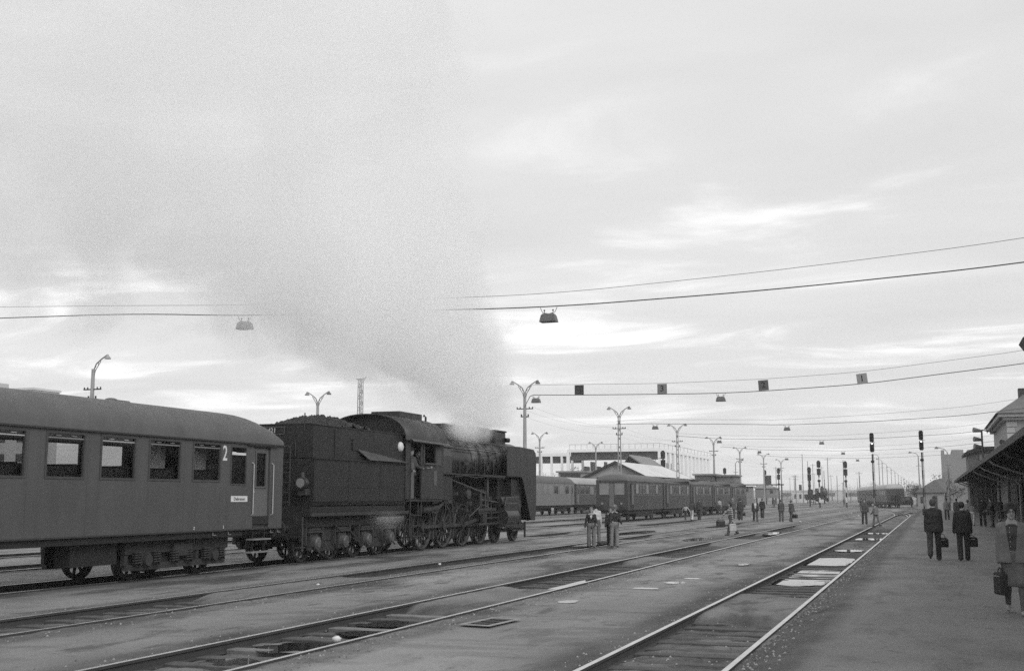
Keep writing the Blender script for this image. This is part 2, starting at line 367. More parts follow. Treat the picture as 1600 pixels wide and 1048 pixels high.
for m_ in SLP: m_.materials.clear(); m_.materials.append(M['pale_sleeper'])
def sleepers(k, y0, y1, step, z, seed):
    rr = random.Random(seed); y = y0; n = 0
    while y < y1 and n < 100:
        if depth(k, y) > .09:
            pale = k == 1 and 11.5 < y < 18.5 and rr.random() < .6; o = link('sleeper', rr.choice(SLP if pale else SLM), None, TRACKS[k], (rr.uniform(-.02, .02), y, z + (.0 if pale else 0) + rr.uniform(-.012, .008))); o.rotation_euler = (0, 0, rr.uniform(-.02, .02)); n += 1
        y += step * rr.uniform(.95, 1.05)
sleepers(0, 10.3, 78, .64, -.112, 1); sleepers(1, 10.6, 76, .66, -.105, 2); sleepers(2, 12, 19, .66, -.10, 3)
# switch beyond the straight platform track
sw = thing('track_switch', (TR[0], 118, 0), 'turnout where the platform track curves away towards the standing wagons', 'track')
for s in (-1, 1): sweep([(s * .7525 + (y * y) * .0013, y, .003) for y in range(0, 36, 4)], RP, RM, 'rail', sw)
sweep([(.6, -4, .002), (.45, 4, .002), (.1, 12, .002), (-.5, 22, .002)], RP, RM, 'rail', sw)
# standing water
pm = bpy.data.materials.new('standing_water'); pm.use_nodes = True; b_ = pm.node_tree.nodes['Principled BSDF']
b_.inputs['Base Color'].default_value = (.02, .02, .02, 1); b_.inputs['Roughness'].default_value = .03; b_.inputs['IOR'].default_value = 1.33; b_.inputs['Specular IOR Level'].default_value = 1.0
def puddle(cx, cyy, rx, ry, z, seed=0, rect=False, lab=None):
    m = MB(); n = 40; vs = [(0, 0, 0)]
    for i in range(n):
        t = 2 * math.pi * i / n; q = 1 + .22 * float(fbm(np.array(math.cos(t) * 2 + seed), np.array(math.sin(t) * 2), seed)) * 1.3
        c, s = math.cos(t), math.sin(t)
        if rect: k = 1 / max(abs(c), abs(s)) ** .75; c *= k; s *= k; q = 1 + (q - 1) * .4
        vs.append((rx * c * q, ry * s * q, 0))
    m.add(vs, [(0, 1 + i, 1 + (i + 1) % n) for i in range(n)])
    tag(m.build('puddle', pm, None, (cx, cyy, z)), kind='structure')
for a in [(-3.0, 36.7, .62, 2.2, -.088, 1, True), (-2.95, 44.6, .5, 1.0, -.10, 2), (-3.0, 29.9, .62, 3.0, -.121, 3, True), (-2.9, 57, .6, 1.2, -.1, 9, True), (-3.0, 66, .6, 1.0, -.1, 10, True),
          (-7.58, 25.4, .26, 2.3, -.095, 4, True), (-7.5, 39.6, .2, 2.2, -.10, 5, True), (-8.1, 14.2, .4, .5, -.135, 6), (-7.9, 61.5, .4, 2.6, -.02, 12),
          (-5.45, 25.7, .22, .32, -.026, 7), (-5.7, 23.9, .3, .2, -.026, 8), (-6.3, 20.4, .17, .3, -.024, 11), (-5.35, 27.1, .2, .2, -.025, 13), (-5.1, 33.2, .14, .5, -.025, 18),
          (-7.95, 13.6, .5, .55, -.10, 31), (-7.8, 15.3, .45, .35, -.10, 32), (-8.1, 16.6, .4, .5, -.10, 33), (-8.0, 12.2, .35, .3, -.1, 34), (-12.1, 29.4, .25, 2.2, -.10, 14), (-12.9, 46, .4, 3, -.02, 15), (-10.0, 52, .5, 2.2, -.022, 19), (-14.9, 60, .7, 4, -.02, 20)]:
    puddle(*a)
# drain with a broken pale rim
dr = thing('drain_cover', (-6.35, 16.6, -.02), 'sunken drain opening with a pale worn rim in the paving', 'drain', rz=-.1)
m = MB(); m.frame('x', 0, .01, -.5, .5, -.3, .3, .08)
m.v = [(p[2] * .85, p[1] * 1.1, p[0] + .008) for p in m.v]; m.build('rim', mat('worn_concrete_rim', .26, .85, .3, 5), dr)
MB().box(-.18, .18, -.45, .45, -.02, .006).build('grate', M['dark'], dr)
for i in range(3): MB().box(-.17, .17, -.3 + i * .3, -.22 + i * .3, .008, .016).build('bar', M['under2'], dr)
# loose stones beside the rails
def stones():
    rr = random.Random(3); m = MB()
    for i in range(9000):
        k = rr.choice([0, 0, 0, 1, 1, 2]); c = TR[k]; y = 9 + 42 * rr.random() ** 1.5
        side = rr.random()
        if side < .45: x = c + .80 + abs(rr.gauss(0, .28)); z = -.03
        elif side < .7: x = c - .80 - abs(rr.gauss(0, .25)); z = -.03
        else:
            x = c + rr.uniform(-.68, .68); z = -float(depth(k, y)) + .005
            if depth(k, y) < .08: continue
        if k == 0 and x > -2.1: z = -.02 + min(.11, max(0, (x + 2.1) * .27))
        s = rr.uniform(.008, .022)
        v = [(x + rr.uniform(-s, s), y + rr.uniform(-s, s), z - .004 + (0 if q < 3 else s)) for q in range(4)]
        v = [(x - s, y - s * .6, z - .004), (x + s, y - s * .3, z - .004), (x + rr.uniform(-.3, .3) * s, y + s, z - .004), (x + rr.uniform(-.3, .3) * s, y, z + s * .8)]
        m.add(v, [(0, 1, 3), (1, 2, 3), (2, 0, 3)], rr.choice([0, 0, 0, 1]))
    tag(m.build('loose_stones', [mat('dark_stone', .11, .9, .4, 9), mat('pale_stone', .33, .9, .2, 9)]), 'scattered small stones along the near rails', 'gravel', kind='stuff')
stones()
def lump(name, loc, s, mt, lab, cat, seed, grp=None):
    rr = random.Random(seed); m = MB(); m.ell((0, 0, 0), (s, s * .8, s * .6), 9, 6)
    m.v = [tuple(c * rr.uniform(.78, 1.2) for c in p) for p in m.v]; o = m.build(name, mt, None, loc); return tag(o, lab, cat, grp)
lump('litter', (-7.55, 14.0, -.02), .07, M['white'], 'crumpled white paper lying by the second track in the foreground', 'litter', 4)
lump('litter', (-12.5, 22.3, -.01), .045, M['white'], 'small crumpled paper on the paved third track', 'litter', 5)
for i, (x, y) in enumerate([(-13.0, 30), (-9.5, 90), (-7, 120), (-9, 140), (-16, 110), (-11, 150), (-6.5, 150), (-14, 160)]):
    lump('litter', (x, y, .0), .09 if y > 60 else .05, M['white'], 'scrap of pale paper lying on the yard paving', 'litter', 20 + i, 'paper scraps about the yard')
# ================================================================ ROLLING STOCK
def wheel(r, parent, loc, spokes=10, name='wheel', sx=1, mt=None, crank=None, w=.13):
    """spoked wheel, axle along x, outer face towards sx"""
    m = MB(); ri = r - .085
    m.lathe([(ri, -w / 2), (r - .012, -w / 2), (r, -w / 2 + .02), (r, w / 2 - .03), (r + .025, w / 2 - .025) if False else (r - .004, w / 2), (ri, w / 2), (ri, -w / 2)], (0, 0, 0), 'x', 30)
    m.lathe([(r - .01, -sx * w * .5), (r + .028, -sx * (w * .5 + .01)), (r + .028, -sx * (w * .5 + .035)), (r - .05, -sx * (w * .5 + .035))], (0, 0, 0), 'x', 30)
    m.cyl((-w * .6, 0, 0), (w * .6, 0, 0), .1 + .06 * r, None, 14)
    for i in range(spokes):
        t = 2 * math.pi * (i + .5) / spokes; c, s = math.cos(t), math.sin(t)
        m.cyl((0, c * .08, s * .08), (0, c * (ri + .01), s * (ri + .01)), .034 if r > .6 else .045, .026 if r > .6 else .035, 6)
    if crank:
        m.cyl((sx * w * .3, 0, 0), (sx * w * .75, 0, 0), .17, None, 14); m.cyl((sx * w * .3, crank[0], crank[1]), (sx * w * .75, crank[0], crank[1]), .14, None, 12)
        t = math.atan2(crank[1], crank[0]) + math.pi
        poly = [(ri * math.cos(t + q), ri * math.sin(t + q)) for q in (-.62, -.4, -.2, 0, .2, .4, .62)]
        m.prism(poly, 'x', -w * .35, w * .38)
    return m.build(name, mt or M['wheel'], parent, loc)
def disc_wheel(r, m, x, y, z, w=.12):
    m.lathe([(.07, -w / 2), (r - .09, -w * .3), (r - .08, -w / 2), (r, -w / 2), (r, w / 2), (r - .08, w / 2), (r - .09, w * .3), (.07, w / 2)], (x, y, z), 'x', 24)
def spring(m, x, y, z0, z1, r=.085, turns=5):
    n = turns * 10; pts = []
    for i in range(n + 1):
        t = 2 * math.pi * i / 10; pts.append((x + r * math.cos(t), y + r * math.sin(t), z0 + (z1 - z0) * i / n))
    for a, b in zip(pts[:-1], pts[1:]): m.cyl(a, b, .02, None, 5, 0, False)
# ---------------------------------------------------------------- near coach
def near_coach():
    CY = 27.13; X = -17.8; Ln = 24.3
    t = thing('passenger_coach', (X, CY, 0), 'large dark passenger coach marked 2, coupled behind the tender', 'railway coach')
    hw = 1.45; zb = 1.03; ze = 3.22; W = .07
    wins = [(-10.10 - 8.0, 1.08), (-10.10 - 6.4, 1.08), (-10.1 - 4.8, 1.08), (-10.1 - 3.2, 1.08), (-10.1 - 1.6, 1.08), (-10.55, 1.12), (-8.85, 1.08), (-7.25, 1.10), (-5.65, 1.12), (-4.02, 1.10)]
    z0, z1 = 2.24, 3.12
    near = [(y, y + L_, z0, z1) for y, L_ in wins]; wc = (-2.45, -1.78, 2.16, 3.09); door = (-1.42, -.64, zb, 3.12)
    m = MB(); m.wall('x', hw - W, hw, -Ln, 0, zb, ze, near + [wc, door])
    m.wall('x', -hw, -hw + W, -Ln, 0, zb, ze, near + [door])
    m.box(-hw + W, hw - W, -W, 0, zb, ze + .02); m.box(-hw + W, hw - W, -Ln, -Ln + W, zb, ze + .02); m.box(-hw + W, hw - W, -Ln + W, -W, zb, zb + .12)
    m.build('body', M['coach'], t)
    # gentle bottom skirt line and rain gutter
    MB().box(hw + .001, hw + .012, -Ln, 0, zb - .004, zb + .03).build('sill_strip', M['under2'], t)
    # roof: section sweeps, lowering over the last metre and a half
    m = MB(); vs = []; ns = 22; secs = []
    for y in [-Ln, -12, -4, -1.75, -1.4, -1.1, -.8, -.45, -.2, -.06, .01]:
        q = max(0, (y + 1.75) / 1.76); h = .80 * math.sqrt(max(0, 1 - (q ** 2.2) * .84)) ; ww = 1.49 - .03 * q
        for i in range(ns + 1):
            a = math.pi * i / ns; c = math.cos(a); s = math.sin(a)
            vs.append((ww * math.copysign(abs(c) ** .72, c), y, ze + h * s ** .82))
    k = 11; n = ns + 1
    m.add(vs, [(j * n + i, (j + 1) * n + i, (j + 1) * n + i + 1, j * n + i + 1) for j in range(k - 1) for i in range(ns)], 0, True)
    m.add([vs[(k - 1) * n + i] for i in range(n)], [tuple(range(n))[::-1]]); 
    m.build('roof', M['coach_roof'], t)
    MB().box(hw + .0, hw + .055, -Ln, .0, ze - .035, ze + .0).build('gutter', M['under2'], t)
    MB().box(hw + .0, hw + .07, -1.75, -.35, ze - .075, ze - .04).build('door_canopy', M['under'], t)
    m = MB(); 
    for y in np.arange(-22, -1.5, 1.55): m.box(-1.2, 1.2, y, y + .02, ze + .2, ze + .21)
    v = MB(); v.cyl((.45, -5.6, 3.97), (.45, -5.2, 3.97), .07, .07, 10); v.ell((.42, -5.75, 3.99), (.14, .2, .08)); v.build('roof_vent', M['coach_roof'], t)
    # side joint lines on the roof
    for q in (-21, -17.2, -13.4, -9.35, -7.65, -4.35, -2.9): MB().box(hw + .0005, hw + .002, q, q + .006, zb + .04, ze - .04).build('panel_seam', mat('seam', .055), t)
    # windows
    for i, h in enumerate(near):
        for sx in (1, -1):
            xo = sx * (hw + .012)
            f = MB(); f.frame('x', sx * (hw - .05), xo, h[0] - .035, h[1] + .035, h[2] - .035, h[3] + .035, .05)
            wd = f.build('window', mat('window_rubber', .05, .6, .1, 3), t)
            p = MB(); p.box(sx * (hw - .035), sx * (hw - .029), h[0] + .014, h[1] - .014, h[2] + .014, h[3] - .014); p.build('pane', GL, wd)
            if sx == 1:
                b = MB(); b.box(hw - .026, hw - .012, h[0] + .015, h[1] - .015, h[3] - .11, h[3] - .085)
                b.box(hw - .022, hw + .008, h[0] + .25, h[0] + .38, h[3] - .06, h[3] - .045); b.box(hw - .022, hw + .008, h[1] - .38, h[1] - .25, h[3] - .06, h[3] - .045)
                b.build('window_bar', M['lampgrey'] if i not in (7, 5) else M['chrome'], wd)
    f = MB(); f.frame('x', hw - .05, hw + .012, wc[0] - .02, wc[1] + .02, wc[2] - .02, wc[3] + .02, .035); wd = f.build('window', mat('window_rubber', .05), t)
    MB().box(hw - .03, hw - .024, wc[0] + .02, wc[1] - .02, wc[2] + .02, wc[3] - .2).build('pane', glass('frosted_glass', .35, .25), wd)
    MB().box(hw - .02, hw + .004, wc[0] + .02, wc[1] - .02, wc[3] - .2, wc[3] - .14).build('window_bar', M['white'], wd)
    m = MB()
    for k_ in range(5): m.box(hw - .07 - .01 * (k_ % 2), hw - .05 - .01 * (k_ % 2), wc[0] + .04 + .05 * k_, wc[0] + .09 + .05 * k_, wc[2] + .35, wc[3] - .12)
    m.build('curtain', M['white'], wd)
    # door, recessed
    d = MB(); d.wall('x', hw - .09, hw - .045, -1.40, -.66, 1.36, 3.10, [(-1.26, -.80, 2.12, 2.98)]); dd = d.build('door', mat('coach_door_paint', .11, .45, .12, 1.2), t)
    d = MB(); d.frame('x', hw - .04, hw - .02, -1.30, -.76, 2.08, 3.02, .045); d.build('frame', M['coach_roof'], dd)
    MB().box(hw - .07, hw - .062, -1.27, -.79, 2.11, 2.99).build('pane', glass('frosted_glass', .35, .25), dd)
    MB().cyl((hw - .04, -1.36, 1.98), (hw + .0, -1.36, 1.98), .02).build('handle', M['chrome'], dd)
    MB().box(hw - .10, hw - .002, -1.41, -.65, zb + .13, 1.352).build('door_step_well', M['dark'], t)
    for y in (-1.50, -.56):
        h = MB(); h.tube([(hw + .0, y, 2.72), (hw + .06, y, 2.68), (hw + .06, y, 1.42), (hw + .0, y, 1.38)], .016, 8); h.build('handrail', M['chrome'], t)
    for z, yy, dpt in ((.78, (-1.45, -.62), .12), (.46, (-1.55, -.4), .2)):
        MB().box(hw - .15, hw + .08, yy[0], yy[1], z - .02, z + .015).build('footstep', M['lampgrey'], t)
    m = MB(); 
    for y in (-1.3, -.75): m.box(hw - .1, hw - .06, y, y + .04, .46, 1.1)
    m.build('step_bracket', M['under'], t)
    text_mesh('class_number', '2', .52, M['white'], t, (hw + .003, -2.73, 2.90), (R(90), 0, R(90)), .002, .78)
    s = MB().box(hw + .002, hw + .016, -2.42, -1.70, 1.73, 1.875).build('destination_sign', M['white'], t)
    text_mesh('lettering', 'Debrecen', .11, M['dark'], s, (hw + .018, -2.06, 1.80), (R(90), 0, R(90)), .001, 1.15)
    for y, b_ in ((-3.9, '2'), (-2.7, '3')): text_mesh('small_mark', b_, .1, M['white'], t, (hw + .003, y, 1.12), (R(90), 0, R(90)), .001)
    # interior: seats, partitions, ceiling
    m = MB()
    for y, L_ in wins:
        m.box(-1.25, 1.28, y - .30, y - .22, zb + .12, 2.45); m.box(-1.25, -.35, y + .05, y + .35, 1.15, 1.75); m.box(.35, 1.25, y + .05, y + .35, 1.15, 1.75)
        m.box(.3, 1.28, y + .0, y + .12, 1.6, 2.52); m.box(.3, 1.28, y + L_ - .12, y + L_, 1.6, 2.52); m.box(-1.28, -.3, y, y + .12, 1.6, 2.5)
        m.box(1.05, 1.3, y + .12, y + L_ - .12, 1.7, 2.46)
    m.build('seats', M['seat'], t)
    m = MB(); m.box(-1.38, 1.38, -2.62, -2.56, 1.15, 3.2); m.box(-1.38, 1.38, -1.60, -1.56, 1.15, 3.2)
    m.box(-.3, -.24, -4.25, -2.62, 1.15, 3.2); m.box(.9, .94, -2.56, -1.6, 1.15, 3.2); m.box(-1.38, 1.38, -Ln + .1, -.1, 3.2, 3.23)
    m.build('partition', M['interior'], t)
    m = MB()
    for y_, L_ in wins[-2:]: m.box(1.06, 1.08, y_ + .06, y_ + L_ - .06, 2.50, 3.12)
    m.build('blind', mat('grey_blind', .3, .8, .2, 3), t)
    # underframe and bogies
    m = MB(); m.box(-1.3, 1.3, -Ln + .2, -.15, .90, zb - .005); m.box(hw - .12, hw - .05, -Ln + .3, -1.8, .88, zb - .006); m.box(.8, 1.2, -7.75, -6.3, .42, .9)
    m.build('underframe', M['under'], t)
    for yc in (-4.0, -Ln + 4.0):
        b = MB()
        for sx in (-1, 1):
            x = sx * 1.08
            b.box(x - .06, x + .08, yc - 1.98, yc + 1.95, .60, .86); b.box(x - .06, x + .07, yc - 1.9, yc + 1.85, .24, .38); b.box(x - .16, x - .07, yc - 1.8, yc + 1.8, .3, .8)
            for q in (-1.9, -.75, 0, .72, 1.7): b.box(x - .05, x + .05, yc + q - .06, yc + q + .06, .36, .66)
            b.box(x + sx * .06, x + sx * .16, yc - .35, yc + .35, .5, .78)
            for q in (-1.285, 1.285): b.cyl((x - .08, yc + q, .46), (x + sx * .2, yc + q, .46), .15, .13, 14); b.box(x - .08, x + sx * .12, yc + q - .17, yc + q + .17, .36, .60)
        b.box(-.95, .95, yc - .25, yc + .25, .5, .8)
        bo = b.build('bogie', M['under2'], t)
        for q in (-1.62, -.95, .96, 1.6, -.28, .28):
            s = MB(); spring(s, 1.20, yc + q, .36, .64, .10, 5); s.build('spring', M['under2'], bo)
        for q in (-1.285, 1.285):
            for sx in (-1, 1): wheel(.46, bo, (sx * .72, yc + q, .46), 9, 'wheel', sx)
            MB().cyl((-.7, yc + q, .46), (.7, yc + q, .46), .08).build('axle', M['under'], bo)
    for x in (-.88, .88):
        m = MB(); m.cyl((x, -.15, 1.03 - .05), (x, .30, .98), .09, .08); m.cyl((x, .30, .98), (x, .36, .98), .24, .22, 18); m.build('buffer', M['under'], t)
    m = MB(); m.box(-1.3, 1.3, -.16, -.02, .82, 1.02); m.tube([(.4, 0, .9), (.42, .2, .6), (.42, .45, .55), (.4, .7, .9)], .03, 8); m.tube([(-.1, 0, .95), (-.1, .8, .95)], .05)
    m.build('coupling', M['under'], t)
    for y in (-3.1, -2.45, -.5, -.15): MB().tube([(hw - .02, y, 1.0), (hw - .02, y, .93), (hw - .02, y + .12, .93)], .012, 5).build('lifting_hook', M['lampgrey'], t)
near_coach()
# ---------------------------------------------------------------- tender
def tender():
    Y0 = 28.85; t = thing('locomotive_tender', (-17.8, Y0, 0), 'riveted black coal tender coupled between the coach and the steam locomotive', 'tender')
    Ln = 6.2; m = MB()
    r = .18; prof = [(1.42, 2.93), (1.42, 1.55 + r), (1.42 - .05, 1.55 + .06), (1.42 - r, 1.55), (-1.42 + r, 1.55), (-1.42 + .05, 1.61), (-1.42, 1.55 + r), (-1.42, 2.93)]
    m.prism(prof, 'y', 0, Ln)
    for y in (2.1, 4.2): m.box(1.421, 1.428, y - .02, y + .02, 1.7, 2.93)
    m.box(1.421, 1.427, .05, Ln - .05, 2.12, 2.14)
    m.box(1.36, 1.46, -.03, Ln, 2.925, 2.955)
    m.build('water_tank', M['tender'], t)
    m = MB(); m.wall('x', 1.33, 1.37, 0, Ln + .05, 2.956, 3.88, []); m.wall('x', -1.37, -1.33, 0, Ln + .05, 2.956, 3.88, []); m.box(-1.33, 1.33, 0, .05, 2.956, 3.90); m.box(-1.33, 1.33, Ln - .05, Ln, 2.956, 3.5)
    m.box(1.31, 1.395, -.02, Ln + .05, 3.88, 3.91); m.box(-1.395, -1.31, -.02, Ln + .05, 3.88, 3.91); m.box(-1.31, 1.31, -.02, .07, 3.90, 3.93)
    m.box(1.371, 1.39, 1.25, 1.29, 2.96, 3.8); m.box(1.371, 1.40, 2.35, 2.75, 3.25, 3.6)
    m.build('coal_bunker', M['tender'], t)
    m = MB(); m.add([(1.38, 2.65, 3.30), (1.38, 5.9, 3.05), (1.55, 5.9, 2.97), (1.55, 3.2, 2.97), (1.38, 2.65, 3.28), (1.38, 5.9, 3.02)], [(0, 3, 2, 1), (0, 4, 3), (1, 2, 5)]); m.build('sloping_shield', mat('worn_shield', .035, .5, .3, 2), t)
    rv = MB()
    for y in np.arange(.1, Ln, .11):
        for z in (1.72, 2.88): rv.ell((1.423, y, z), (.01, .013, .013), 5, 3)
    for z in np.arange(1.75, 2.9, .11):
        for y in (.08, 2.03, 2.17, 4.13, 4.27): rv.ell((1.425, y, z), (.01, .013, .013), 5, 3)
    rv.build('rivets', M['tender'], t)
    m = MB(); m.box(-1.36, 1.37, -.1, Ln - .1, 1.31, 1.58); m.box(-1.2, 1.2, 0, Ln, 1.0, 1.309); m.box(-1.1, 1.1, -.45, 0, .75, 1.35); m.box(-1.35, 1.35, -.5, -.40, .72, 1.2)
    m.build('underframe', M['under'], t)
    MB().box(1.38, 1.43, -.1, Ln + .15, 1.31, 1.40).build('running_board', M['under2'], t)
    # rear lamp, plate, ladder
    l = MB(); l.cyl((1.2, -.12, 2.24), (1.2, -.36, 2.24), .15, .17, 20); l.cyl((1.2, -.05, 2.24), (1.2, -.12, 2.24), .08); l.cyl((1.2, -.24, 2.38), (1.2, -.24, 2.54), .06, .05); l.box(1.08, 1.32, -.28, -.0, 1.9, 2.08)
    lo = l.build('rear_lamp', mat('lamp_body', .04, .4, .3, 3), t); MB().cyl((1.2, -.362, 2.24), (1.2, -.372, 2.24), .13, None, 18).build('lens', mat('lamp_lens', .22, .15, .1, 3), lo)
    p = MB().box(-.75, .45, -.03, -.003, 3.62, 3.84).build('number_plate', M['dark'], t)
    text_mesh('numerals', '424,421', .2, mat('dull_white', .5), p, (-.13, -.033, 3.73), (R(90), 0, 0), .001, .95)
    m = MB(); m.frame('y', -.036, -.031, -.75, .45, 3.62, 3.84, .015); m.build('plate_border', mat('plate_border', .1), p)
    h = MB(); h.tube([(1.1, -.03, 3.7), (1.1, -.03, 4.22)], .02); h.tube([(.85, -.08, 3.0), (.85, -.08, 3.4)], .015); h.tube([(.3, -.1, 1.6), (.3, -.1, 3.3)], .02); h.tube([(.7, -.1, 1.6), (.7, -.1, 3.3)], .02)
    for z in np.arange(1.7, 3.3, .28): h.tube([(.3, -.1, z), (.7, -.1, z)], .015)
    h.build('ladder', M['under2'], t)
    for x in (-.88, .88):
        m = MB(); m.cyl((x, -.5, .98), (x, -.95, .98), .1, .08); m.cyl((x, -.95, .98), (x, -1.01, .98), .25, .23, 18); m.build('buffer', M['under'], t)
    m = MB(); m.tube([(.3, -.5, .9), (.32, -.65, .55), (.3, -.8, .7)], .035, 8); m.tube([(1.35, -.45, 1.3), (1.38, -.5, .35)], .03); m.box(1.2, 1.38, -.6, -.3, .45, .49); m.build('brake_hose', M['under2'], t)
    # bogies
    ax = (.52, 2.2, 3.72, 5.32)
    for g in (0, 1):
        a, b2 = ax[2 * g], ax[2 * g + 1]; c = (a + b2) / 2
        b = MB()
        for sx in (-1, 1):
            x = sx * 1.05
            b.box(x - .03, x + .03, a - .55, b2 + .55, .58, 1.02); b.box(x - .03, x + .03, a + .3, b2 - .3, .30, .60)
            for q in (a, b2):
                b.box(x + sx * .03, x + sx * .13, q - .24, q + .24, .36, .80); b.box(x + sx * .03, x + sx * .18, q - .42, q + .42, .84, .90); b.box(x + sx * .05, x + sx * .16, q - .32, q + .32, .91, .97)
                b.box(x + sx * .03, x + sx * .15, q - .5, q - .44, .5, 1.0); b.box(x + sx * .03, x + sx * .15, q + .44, q + .5, .5, 1.0)
        b.box(-1, 1, c - .3, c + .3, .6, 1.0)
        bo = b.build('bogie', M['under2'], t)
        for q in (a, b2):
            for sx in (-1, 1):
                wheel(.5, bo, (sx * .72, q, .5), 9, 'wheel', sx)
                x = sx * 1.18; m = MB(); m.cyl((x, q, .56), (x + sx * .13, q, .56), .19, .18, 20); m.cyl((x + sx * .13, q, .56), (x + sx * .16, q, .56), .15, .12, 18); m.build('axle_box', mat('worn_axle_box', .08, .45, .4, 4), bo)
    m = MB(); m.cyl((1.18, 4.35, 1.15), (1.18, 6.15, 1.15), .17, None, 18); m.ell((1.18, 4.35, 1.15), (.17, .1, .17)); m.ell((1.18, 6.15, 1.15), (.17, .1, .17)); m.build('air_reservoir', mat('reservoir_paint', .07, .35, .3, 3), t)
    m = MB(); rr = random.Random(2)
    for i in range(26):
        y = rr.uniform(-.3, 6); x = rr.uniform(.8, 1.25); z = rr.uniform(.3, .9)
        m.tube([(x, y, z), (x, y + rr.uniform(-.5, .5), z + rr.uniform(-.2, .3))], rr.uniform(.012, .03), 5)
    m.build('brake_rigging', M['under2'], t)
    # coal
    m = MB(); nx, ny = 44, 96; vs = []
    X, Y = np.meshgrid(np.linspace(-1.3, 1.3, nx), np.linspace(.06, 6.0, ny), indexing='ij')
    H = 3.80 + .52 * np.exp(-((Y - 2.6) / 1.55) ** 2) * np.cos(X / 1.3 * 1.25) + .06 * fbm(X * 3, Y * 3, 3) + .07 * fbm(X * 9, Y * 9, 8) - .35 * sstep(4.3, 6.0, Y) + .05 * fbm(X * 22, Y * 22, 12)
    rs = np.random.RandomState(1); H += rs.uniform(-.018, .018, H.shape)
    vs = np.stack([X, Y, H], -1).reshape(-1, 3); I = np.arange(nx * ny).reshape(nx, ny)
    m.add(vs.tolist(), np.stack([I[:-1, :-1], I[1:, :-1], I[1:, 1:], I[:-1, 1:]], -1).reshape(-1, 4).tolist())
    tag(m.build('coal_heap', M['coal'], None, (-17.8, Y0, 0)), 'heap of black coal piled above the tender sides', 'coal', kind='stuff')
tender()
